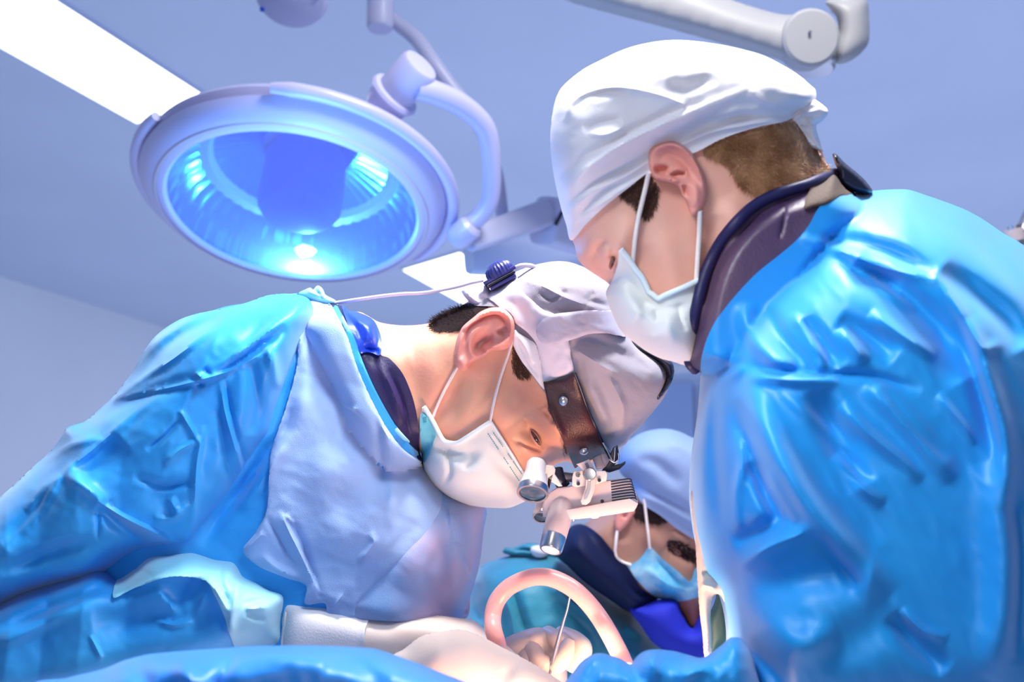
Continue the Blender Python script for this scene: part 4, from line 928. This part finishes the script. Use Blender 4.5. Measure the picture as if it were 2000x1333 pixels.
d_e = float(skR.front(np.array([[1325, 350.]]))[0])
earR = Solid(Z(1060, 250, [(828, 190), (850, 150), (880, 128), (930, 110), (985, 103), (1050, 112), (1110, 145), (1160, 190), (1210, 255), (1245, 330), (1268, 390), (1280, 460), (1280, 530), (1262, 605), (1225, 648), (1200, 680), (1170, 690), (1148, 655), (1135, 600), (1115, 560), (1090, 530), (1070, 480), (1030, 440), (970, 425), (900, 412), (860, 385), (838, 335), (826, 260)]),
             d_e-.005, .008, R=7, step=3, T2=.014, slope=3.2, folds=[
    (Z(1060, 250, [(860, 210), (900, 150), (990, 125), (1080, 150), (1160, 220), (1215, 310), (1250, 410), (1255, 500)]), 7, .006),
    (Z(1060, 250, [(900, 250), (970, 210), (1060, 240), (1130, 310), (1180, 400)]), 7, -.003),
    (Z(1060, 250, [(905, 330), (950, 325)]), 7, -.009), (Z(1060, 250, [(1000, 375), (1060, 350), (1120, 360)]), 4.5, -.006), (Z(1060, 250, [(960, 360), (1010, 340), (1080, 330), (1130, 340)]), 4, .003),
    (Z(1060, 250, [(880, 380), (980, 410), (1070, 420)]), 5, .005), (Z(1060, 250, [(1110, 440), (1110, 500), (1125, 555)]), 5, -.016), (Z(1060, 250, [(1180, 420), (1200, 520), (1190, 620)]), 9, .004)])
skR.obj('body', [skin_pale, skin_ear], Rp, grid=6, extra=[lambda bm: add_ear(bm, earR)])
eye(Rp, skR, 1198, 512, math.radians(-72), 14, 4.5, -.001)
hairR = Solid([(1365, 300), (1400, 275), (1450, 258), (1500, 246), (1545, 236), (1575, 255), (1595, 285), (1609, 318), (1612, 345), (1570, 362), (1520, 372), (1470, 372), (1440, 355), (1420, 325), (1395, 318)], HR, .07, R=70, base=skR.surf, off=.001)
strands('hair', [(1372, 296), (1400, 275), (1450, 258), (1500, 246), (1548, 236), (1578, 258), (1597, 288), (1611, 320), (1640, 350), (1600, 385), (1530, 385), (1470, 378), (1440, 358), (1420, 325)], skR.surf, 5200, lambda X: math.radians(35)+.5*np.sin(X[:, 0]/37)*np.cos(X[:, 1]/29), 17, .75, hair_brown, Rp, .0035, .55, 11, 'short light brown hair at the nape', curve=.15)
strands('sideburn', Z(1060, 250, [(820, 350), (860, 400), (900, 450), (900, 540), (870, 640), (820, 700), (770, 680), (720, 600), (640, 540), (600, 520), (700, 440)]), skR.surf, 1500, math.radians(100), 14, .6, brow_m, Rp, .0015, .5, 12)
capR = Solid([(1116, 470), (1106, 440), (1094, 400), (1082, 345), (1076, 300), (1075, 260), (1080, 215), (1090, 182), (1108, 160), (1140, 135), (1172, 118), (1215, 98), (1255, 86), (1300, 79), (1345, 79), (1400, 86), (1440, 94), (1490, 108), (1530, 128), (1562, 148), (1585, 168), (1593, 176), (1593, 200), (1580, 215), (1560, 225), (1530, 238), (1490, 246), (1440, 260), (1400, 276), (1362, 296), (1320, 310), (1268, 336), (1230, 365), (1180, 405), (1145, 438)],
             HR, .100, R=85, base=skR.surf, off=.005, noise_=(.0007, 60, 4.4, (1, 1.8), -.5), folds=[
    ([(1090, 400), (1130, 345), (1200, 290), (1300, 240), (1400, 200), (1480, 170)], 10, .008), ([(1085, 350), (1130, 315), (1200, 275), (1300, 225), (1380, 195)], 9, -.006), 
    ([(1105, 420), (1160, 375), (1230, 340), (1290, 300)], 7, .006), ([(1100, 405), (1170, 352), (1240, 318)], 7, -.004), ([(1115, 440), (1180, 395), (1262, 345)], 6, .004),
    ([(1100, 240), (1130, 190), (1200, 170), (1290, 185), (1360, 215)], 12, .009, 's'), ([(1115, 215), (1150, 185), (1230, 178)], 9, -.006), ([(1140, 255), (1170, 240), (1215, 232)], 7, -.007), ([(1150, 262), (1185, 262), (1225, 245)], 5, .006),
    ([(1300, 165), (1340, 172), (1400, 150)], 14, -.006), ([(1280, 140), (1320, 130)], 6, -.003), ([(1380, 250), (1440, 215), (1520, 222)], 8, .005), ([(1330, 270), (1400, 235), (1480, 230)], 7, -.006), ([(1300, 300), (1380, 262), (1460, 244), (1530, 234)], 6, .005), ([(1560, 215), (1500, 200), (1460, 180)], 8, .005)])
cR = capR.obj('scrub_cap', cap_white, Rp, grid=5, label='white tied scrub cap')
kR = Solid([(1535, 232), (1548, 215), (1565, 203), (1580, 198), (1592, 195), (1606, 204), (1617, 216), (1614, 228), (1602, 240), (1594, 246), (1597, 262), (1603, 280), (1608, 296), (1592, 291), (1578, 284), (1568, 268), (1556, 256), (1544, 248)], HR-.03, .016, R=10, step=3, folds=[([(1545, 236), (1570, 222), (1605, 215)], 5, .004), ([(1560, 248), (1590, 240), (1605, 228)], 3, -.003), ([(1570, 255), (1585, 275), (1600, 290)], 4, -.003), ([(1555, 215), (1580, 230), (1590, 262)], 4, .003)])
kR.obj('cap_tie', cap_white, cR, grid=3, label='knotted ties of the white cap')
mRp = Z(1100, 450, [(450, 148), (480, 185), (510, 230), (560, 300), (610, 360), (650, 440), (670, 478), (710, 505), (745, 530), (790, 508), (860, 478), (950, 440), (1080, 378), (1150, 420), (1160, 600), (1130, 850), (1050, 1040), (960, 1058), (870, 1030), (760, 1002), (640, 940), (560, 880), (490, 830), (440, 770), (400, 690), (360, 590), (335, 500), (345, 455), (380, 400), (405, 330), (430, 240), (432, 170)])
maskR = Solid(mRp, HR, .088, R=62, base=skR.surf, off=.004, k=.006, noise_=(.0005, 50, 1.7), folds=[
    (Z(1100, 450, [(720, 620), (740, 720)]), 6, -.005), (Z(1100, 450, [(895, 580), (920, 700), (970, 790)]), 5, -.008), (Z(1100, 450, [(610, 560), (560, 700), (480, 800)]), 12, .005), (Z(1100, 450, [(660, 540), (600, 640)]), 9, -.004),
    (Z(1100, 450, [(420, 400), (370, 480), (420, 620)]), 8, -.003), (Z(1100, 450, [(700, 800), (720, 900)]), 10, .004), (Z(1100, 450, [(820, 620), (820, 800), (860, 950)]), 16, .005)])
mkR = maskR.obj('face_mask', mask_m, Rp, grid=5.5)
edge_tube(maskR, Z(1100, 450, [(452, 152), (510, 225), (560, 298), (615, 370), (652, 445), (668, 482), (705, 508), (745, 535), (790, 512), (860, 482), (950, 444), (1060, 392)]), .0022, 'mask_binding', mask_edge, mkR)
tube('ear_loop', [skR.at(x, y, l) for x, y, l in ((1267, 337, .016), (1262, 362, .009), (1254, 395, .007), (1246, 430, .005), (1240, 470, .004), (1236, 512, .003))], .0017, elastic, mkR, 10, 5)
tube('ear_loop', [skR.at(x, y, l) for x, y, l in ((1367, 412, .010), (1366, 450, .006), (1364, 480, .005), (1362, 515, .004), (1360, 552, .004))], .0018, elastic, mkR, 10, 5)
# collar
colR = Solid([(1650, 362), (1630, 338), (1604, 348), (1575, 360), (1540, 370), (1500, 384), (1465, 404), (1435, 432), (1408, 465), (1388, 500), (1372, 540), (1360, 585), (1350, 635), (1342, 680), (1341, 705), (1350, 720), (1366, 728), (1400, 740), (1500, 700), (1620, 520), (1700, 420)],
             HR, .098, R=48, base=skR.surf, off=.006, folds=[([(1600, 352), (1540, 374), (1480, 400), (1430, 445), (1392, 505), (1368, 570), (1352, 650)], 6, .006), ([(1590, 370), (1540, 390), (1480, 425), (1435, 470), (1402, 530), (1385, 600)], 6, -.006), ([(1535, 395), (1530, 430), (1522, 470)], 3, -.003)])
cRo = colR.obj('radiation_collar', collar_p, Rp, grid=5.5, label='dark plum thyroid shield collar standing off the neck')
edge_tube(colR, [(1632, 340), (1604, 350), (1575, 362), (1540, 372), (1500, 387), (1466, 408), (1438, 435), (1411, 468), (1391, 503), (1375, 543), (1363, 588), (1353, 638), (1346, 682), (1347, 708), (1358, 722)], .0042, 'collar_binding', collar_n, cRo, lift=0)
vt = Solid([(1626, 301), (1634, 302), (1650, 318), (1672, 336), (1692, 355), (1704, 374), (1690, 380), (1660, 372), (1640, 356), (1637, 335), (1630, 318)], HR-.01, .03, R=8, step=3)
vt.obj('collar_tab', black_m, cRo, grid=4, label='black fastening tab standing up behind the neck')
vb = Solid([(1582, 368), (1600, 352), (1625, 340), (1640, 350), (1660, 365), (1668, 378), (1640, 384), (1612, 400), (1592, 404), (1570, 408)], 1, .003, R=6, base=colR.surf, off=.003, near=True, step=3)
vb.obj('collar_fastener', tape_m, cRo, grid=4, label='brown fleecy fastener patch')
# gown
gownR = Solid([(1368, 728), (1370, 700), (1380, 664), (1396, 630), (1418, 600), (1445, 568), (1480, 532), (1520, 500), (1555, 470), (1580, 440), (1598, 408), (1622, 388), (1660, 376), (1700, 373), (1745, 370), (1775, 371), (1810, 382), (1850, 396), (1890, 412), (1925, 432), (1960, 456), (2000, 480), (2090, 560), (2160, 750), (2180, 1000), (2160, 1450), (1420, 1450), (1415, 1333), (1418, 1240), (1412, 1190), (1398, 1150), (1372, 1120), (1362, 1080), (1352, 1030), (1346, 970), (1348, 910), (1356, 850), (1364, 790)],
              .84, .20, R=200, base=colR.wrap, off=.004, k=.006, wk=1.35, noise_=(.0011, 120, 7.7, (.7, 1.8), .95), folds=[
    ([(1600, 470), (1680, 475), (1760, 500), (1830, 540)], 13, -.016), ([(1560, 460), (1640, 490), (1720, 520), (1820, 545), (1830, 540)], 8, .012),
    ([(1610, 490), (1680, 530), (1760, 560)], 14, -.014), ([(1670, 510), (1750, 570), (1830, 640), (1890, 740)], 26, -.030), ([(1660, 505), (1720, 560), (1790, 610)], 7, .010),
    ([(1820, 530), (1870, 600), (1920, 680), (1958, 668)], 8, .012), ([(1840, 520), (1900, 570), (1960, 620), (2000, 680)], 18, -.018), ([(1740, 400), (1840, 430), (1920, 480), (2000, 560)], 14, -.006),
    ([(1870, 620), (1900, 720), (1930, 820), (1950, 900)], 12, -.026), ([(1890, 620), (1925, 720), (1960, 850), (1975, 1000)], 16, .018),
    ([(1500, 600), (1520, 650), (1560, 700), (1590, 730)], 13, -.016), ([(1545, 610), (1580, 660), (1615, 710)], 6, .012), ([(1570, 620), (1600, 660), (1640, 720)], 12, -.014), ([(1640, 640), (1670, 680), (1690, 710)], 9, .010),
    ([(1455, 590), (1465, 650), (1510, 700), (1555, 718)], 12, .014), ([(1700, 610), (1770, 660), (1830, 698)], 9, .014), ([(1640, 620), (1700, 660), (1750, 700)], 14, -.010),
    ([(1450, 712), (1520, 722), (1600, 730), (1700, 735), (1800, 765)], 7, -.018), ([(1450, 735), (1540, 742), (1640, 742)], 8, .008), ([(1405, 738), (1430, 715), (1455, 705)], 6, -.010), ([(1380, 690), (1440, 720), (1380, 745)], 10, .006),
    ([(1460, 735), (1500, 850), (1560, 960), (1640, 1060), (1730, 1170)], 22, .030), ([(1430, 780), (1460, 870), (1500, 960), (1560, 1030)], 14, -.012), ([(1590, 760), (1630, 850), (1690, 950)], 20, -.016),
    ([(1520, 760), (1600, 830), (1680, 900), (1700, 930)], 8, .004), ([(1690, 750), (1750, 800), (1810, 870), (1860, 940)], 14, .014), ([(1640, 790), (1700, 850), (1760, 900), (1800, 940)], 9, .009), ([(1630, 890), (1680, 950), (1725, 985)], 9, .012), ([(1720, 760), (1800, 850), (1850, 900)], 8, -.008), ([(1830, 770), (1880, 830), (1905, 870)], 6, .008),
    ([(1400, 760), (1395, 850), (1402, 950), (1410, 1040)], 9, -.012), ([(1385, 750), (1375, 850), (1372, 960), (1380, 1060)], 8, .008), ([(1440, 840), (1450, 900), (1440, 960), (1440, 1040)], 7, .010), ([(1470, 900), (1500, 980), (1540, 1030)], 10, -.012),
    ([(1440, 1110), (1500, 1070), (1560, 1045), (1585, 1025)], 8, .014), ([(1430, 1060), (1480, 1040), (1530, 1010)], 14, -.016), ([(1500, 920), (1530, 980), (1560, 1020)], 6, .010),
    ([(1460, 1150), (1550, 1130), (1640, 1120), (1700, 1130)], 30, -.014), ([(1430, 1160), (1500, 1220), (1560, 1260), (1640, 1230)], 26, .014), ([(1590, 1040), (1640, 1100), (1680, 1150)], 10, -.010),
    ([(1760, 1190), (1800, 1230), (1850, 1250)], 7, .012), ([(1740, 1200), (1790, 1260), (1850, 1310)], 14, -.014), ([(1930, 900), (1960, 1050), (1960, 1200), (1930, 1330)], 26, .014), ([(1975, 930), (1995, 1100), (1985, 1300)], 10, -.02),
    ([(1440, 1250), (1500, 1300), (1540, 1360)], 14, -.016), ([(1600, 1300), (1700, 1230), (1760, 1200)], 30, -.006)])
gR = gownR.obj('gown', gown_r, Rp, grid=6, label='bright blue surgical gown with soft glossy folds')
slvR = Solid(Z(1000, 1000, [(300, 1500), (380, 1380), (480, 1250), (520, 1195), (570, 1150), (640, 1112), (700, 1106), (760, 1120), (850, 1150), (925, 1190), (960, 1150), (1000, 1110), (1050, 1085), (1110, 1076), (1180, 1080), (1270, 1090), (1380, 1120), (1480, 1142), (1560, 1100), (1640, 1040), (1710, 985), (1800, 1000), (1900, 1200), (1900, 1600), (300, 1600)]), .68, .055, R=45, noise_=(.0016, 60, 3.9, (1, 1), .2), folds=[
    (Z(1000, 1000, [(560, 1300), (600, 1200), (680, 1150), (800, 1170), (900, 1210)]), 8, .010), (Z(1000, 1000, [(560, 1330), (620, 1220), (700, 1180), (820, 1190)]), 14, -.012), (Z(1000, 1000, [(930, 1210), (980, 1280), (1000, 1340)]), 12, -.010), (Z(1000, 1000, [(1050, 1100), (1100, 1200), (1120, 1320)]), 10, .010),
    (Z(1000, 1000, [(1130, 1130), (1250, 1170), (1380, 1170)]), 18, -.012), (Z(1000, 1000, [(1560, 1120), (1650, 1060), (1720, 1010)]), 8, .008), (Z(1000, 1000, [(1300, 1320), (1450, 1230), (1560, 1180)]), 14, .010)])
slvR.obj('sleeve', gown_r, gR, grid=5.5, label='blurred cyan-blue sleeve reaching in at the bottom')
lin_ = Solid([(1350, 960), (1380, 1000), (1400, 1060), (1418, 1110), (1428, 1150), (1426, 1180), (1416, 1178), (1405, 1162), (1392, 1166), (1388, 1200), (1390, 1250), (1388, 1284), (1376, 1284), (1372, 1240), (1366, 1190), (1362, 1130), (1358, 1060)], .80, .02, R=10, folds=[([(1372, 1060), (1395, 1100), (1415, 1135)], 5, .005), ([(1370, 1120), (1395, 1118), (1410, 1125)], 5, -.005), ([(1370, 1142), (1400, 1150)], 5, .004)])
lin_.obj('gown_lining', cream_m, gR, grid=4, label='cream inner edge of the gown')
gd = Solid([(1402, 1140), (1412, 1138), (1420, 1160), (1426, 1190), (1428, 1245), (1410, 1262), (1388, 1280), (1382, 1240), (1382, 1210), (1396, 1175)], .86, .02, R=16)
gd.obj('gown_underlayer', green_m, gR, grid=5, label='dark green layer under the gown edge')

# ================================================================== THIRD SURGEON (behind, blurred)
H3 = 1.6
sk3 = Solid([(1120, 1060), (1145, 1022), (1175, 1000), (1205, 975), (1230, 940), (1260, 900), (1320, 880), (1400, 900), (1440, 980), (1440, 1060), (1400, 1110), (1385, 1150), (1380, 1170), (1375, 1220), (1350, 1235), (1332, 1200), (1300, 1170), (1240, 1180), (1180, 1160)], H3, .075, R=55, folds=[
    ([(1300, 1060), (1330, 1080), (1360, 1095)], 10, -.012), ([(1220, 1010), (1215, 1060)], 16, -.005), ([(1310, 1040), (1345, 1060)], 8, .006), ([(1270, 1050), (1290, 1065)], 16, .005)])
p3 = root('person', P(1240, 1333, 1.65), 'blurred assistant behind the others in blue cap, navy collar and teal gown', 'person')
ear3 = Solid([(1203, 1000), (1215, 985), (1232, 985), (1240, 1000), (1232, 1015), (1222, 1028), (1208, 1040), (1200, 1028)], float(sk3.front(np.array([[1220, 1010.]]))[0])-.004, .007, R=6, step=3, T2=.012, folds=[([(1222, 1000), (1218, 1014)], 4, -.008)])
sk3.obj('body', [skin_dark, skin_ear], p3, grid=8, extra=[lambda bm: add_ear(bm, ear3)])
eye(p3, sk3, 1322, 1078, math.radians(35), 8, 3.5)
strands('eyebrow', [(1305, 1055), (1330, 1060), (1360, 1078), (1390, 1100), (1385, 1120), (1350, 1098), (1320, 1085), (1302, 1070)], sk3.surf, 500, math.radians(30), 12, .8, hair_dark, p3, .003, .3, 8)
strands('hair', [(1236, 985), (1262, 985), (1290, 1003), (1300, 1015), (1280, 1022), (1258, 1016), (1240, 1010)], sk3.surf, 700, math.radians(60), 12, .8, hair_dark, p3, .003, .4, 9)
cap3 = Solid([(1207, 905), (1214, 880), (1228, 862), (1245, 850), (1270, 841), (1300, 838), (1325, 843), (1345, 852), (1380, 870), (1415, 910), (1440, 980), (1440, 1070), (1400, 1072), (1370, 1062), (1352, 1052), (1320, 1032), (1290, 1008), (1262, 990), (1248, 975), (1240, 960), (1228, 940), (1212, 925)], H3, .095, R=55, base=sk3.surf, off=.006, folds=[([(1240, 960), (1290, 985), (1350, 1022), (1400, 1040)], 7, .006), ([(1245, 950), (1300, 975), (1370, 1010)], 6, -.005), ([(1240, 900), (1280, 905), (1330, 950)], 12, -.006), ([(1300, 860), (1350, 880), (1380, 910)], 10, .006)])
cap3.obj('scrub_cap', cap_blue, p3, grid=7, label='blurred pale blue scrub cap')
m3 = Solid([(1268, 1068), (1276, 1074), (1300, 1098), (1325, 1118), (1346, 1137), (1352, 1130), (1362, 1108), (1400, 1110), (1420, 1140), (1400, 1165), (1362, 1168), (1340, 1174), (1315, 1176), (1292, 1172), (1268, 1158), (1248, 1138), (1232, 1120), (1222, 1104), (1240, 1100), (1255, 1086)], H3, .085, R=36, base=sk3.surf, off=.006, k=.006, folds=[([(1260, 1110), (1300, 1140), (1330, 1160)], 8, .006), ([(1280, 1090), (1320, 1130), (1350, 1150)], 5, -.006)])
mk3 = m3.obj('face_mask', mask_blue, p3, grid=6, label='blue face mask')
tube('ear_loop', [sk3.at(x, y, .006) for x, y in ((1258, 975), (1262, 1010), (1266, 1045), (1269, 1072))], .0022, elastic, mk3, 8, 4)
tube('ear_loop', [sk3.at(x, y, .006) for x, y in ((1206, 1034), (1203, 1060), (1202, 1084), (1215, 1098), (1232, 1104))], .0024, elastic, mk3, 8, 4)
gown3 = Solid([(900, 1212), (903, 1190), (918, 1150), (930, 1120), (944, 1104), (975, 1092), (1000, 1085), (1040, 1085), (1080, 1082), (1110, 1100), (1150, 1135), (1200, 1170), (1245, 1195), (1275, 1235), (1300, 1262), (1335, 1275), (1480, 1280), (1600, 1500), (800, 1500)], 1.72, .17, R=110, noise_=(.004, 70, 12.1, (1, 1), .4), folds=[
    ([(1000, 1150), (1020, 1210), (1040, 1260)], 9, -.022), ([(980, 1150), (1000, 1210), (1005, 1260)], 9, .018), ([(1060, 1130), (1120, 1180), (1220, 1240)], 10, .015), ([(930, 1140), (925, 1180), (945, 1220)], 10, -.02), ([(1090, 1170), (1150, 1240), (1190, 1300)], 18, -.015), ([(1220, 1220), (1262, 1250)], 8, .015)])
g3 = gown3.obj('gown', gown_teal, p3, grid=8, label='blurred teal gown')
t3 = Solid([(982, 1080), (985, 1071), (1005, 1070), (1020, 1064), (1045, 1062), (1070, 1075), (1090, 1085), (1060, 1092), (1025, 1088), (1000, 1086)], 1.68, .02, R=8, folds=[([(985, 1078), (1020, 1074), (1050, 1078)], 4, -.008)])
t3.obj('neck_tie', gown_teal, g3, grid=5)
t3 = Solid([(1036, 1072), (1048, 1066), (1065, 1070), (1072, 1082), (1058, 1090), (1042, 1086)], 1.65, .015, R=8)
t3.obj('tie_label', cap_white, g3, grid=5, label='small white patch at the nape')
sc3 = Solid([(1230, 1190), (1262, 1180), (1284, 1172), (1320, 1174), (1330, 1195), (1345, 1222), (1353, 1228), (1362, 1210), (1372, 1190), (1400, 1200), (1420, 1300), (1330, 1285), (1280, 1260), (1250, 1220)], 1.56, .06, R=40)
sc3.obj('scrub_shirt', scrub_m, p3, grid=7, label='royal blue scrub shirt with V neck')
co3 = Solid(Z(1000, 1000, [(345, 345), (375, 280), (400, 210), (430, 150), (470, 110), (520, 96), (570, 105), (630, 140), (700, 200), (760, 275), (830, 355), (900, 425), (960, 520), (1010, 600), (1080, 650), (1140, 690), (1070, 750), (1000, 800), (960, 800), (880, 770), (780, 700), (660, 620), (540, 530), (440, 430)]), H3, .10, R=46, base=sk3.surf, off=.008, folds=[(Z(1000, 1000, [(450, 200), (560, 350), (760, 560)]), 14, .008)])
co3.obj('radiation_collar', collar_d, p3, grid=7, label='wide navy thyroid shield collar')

# ================================================================== FIELD: tube, probe, towel, drape
tb = [P(*Z(800, 1000, [q])[0], d) for q, d in (((700, 1085), .868), ((676, 1000), .85), ((654, 920), .85), ((648, 840), .86), ((662, 750), .865), ((700, 670), .867), ((770, 595), .867), ((860, 545), .865), ((940, 518), .86), ((1020, 508), .855), ((1110, 520), .85), ((1210, 562), .845), ((1300, 622), .84), ((1390, 710), .835), ((1470, 810), .83), ((1540, 920), .82), ((1600, 1030), .815), ((1650, 1130), .81), ((1690, 1230), .80))]
tube('suction_tube', tb, 16.8*.86/FPX, tube_m, None, 24, 6)
st = bpy.data.objects['suction_tube']; setp(st, 'thick pink rubber tube arching over the gloved hand', 'tube')
pr = tube('probe', [P(*Z(800, 1000, [q])[0], d) for q, d in (((1250, 670), .92), ((1232, 760), .922), ((1205, 850), .925), ((1165, 990), .93), ((1120, 1170), .936), ((1095, 1260), .94))], [.0011, .0011, .0013, .0018, .0019, .0018], steel, None, 12, 5)
setp(pr, 'thin steel probe held by the far gloved hand under the pink tube', 'surgical instrument')
tw = Solid([(760, 1290), (790, 1268), (815, 1248), (840, 1238), (870, 1233), (905, 1231), (940, 1244), (975, 1262), (1010, 1280), (1050, 1302), (1085, 1325), (1130, 1360), (1120, 1450), (760, 1450)], .81, .05, R=60, folds=[([(860, 1260), (920, 1280), (1000, 1320)], 30, -.004), ([(985, 1333), (1010, 1290)], 12, -.003)])
two = tw.obj('towel', towel_m, None, grid=8); setp(two, 'blurred beige field towel bunched in front of the near glove', 'towel')
dr = Solid([(60, 1345), (130, 1325), (200, 1308), (245, 1290), (290, 1279), (350, 1273), (420, 1268), (500, 1263), (600, 1262), (690, 1265), (730, 1268), (770, 1280), (820, 1298), (870, 1318), (920, 1336), (1000, 1360), (1080, 1420), (1080, 1600), (40, 1600)], .62, .075, R=60, folds=[
    ([(350, 1285), (370, 1330), (420, 1350)], 18, .010), ([(460, 1275), (440, 1310), (420, 1350)], 12, -.008), ([(470, 1280), (560, 1285), (640, 1300)], 14, .007), ([(640, 1280), (700, 1300), (760, 1340)], 22, -.008), ([(250, 1300), (300, 1340)], 18, -.007)], noise_=(.002, 120, 5.1))
dro = dr.obj('surgical_drape', drape_m, None, grid=10); setp(dro, 'bright blue sterile drape over the table across the bottom edge', 'drape')
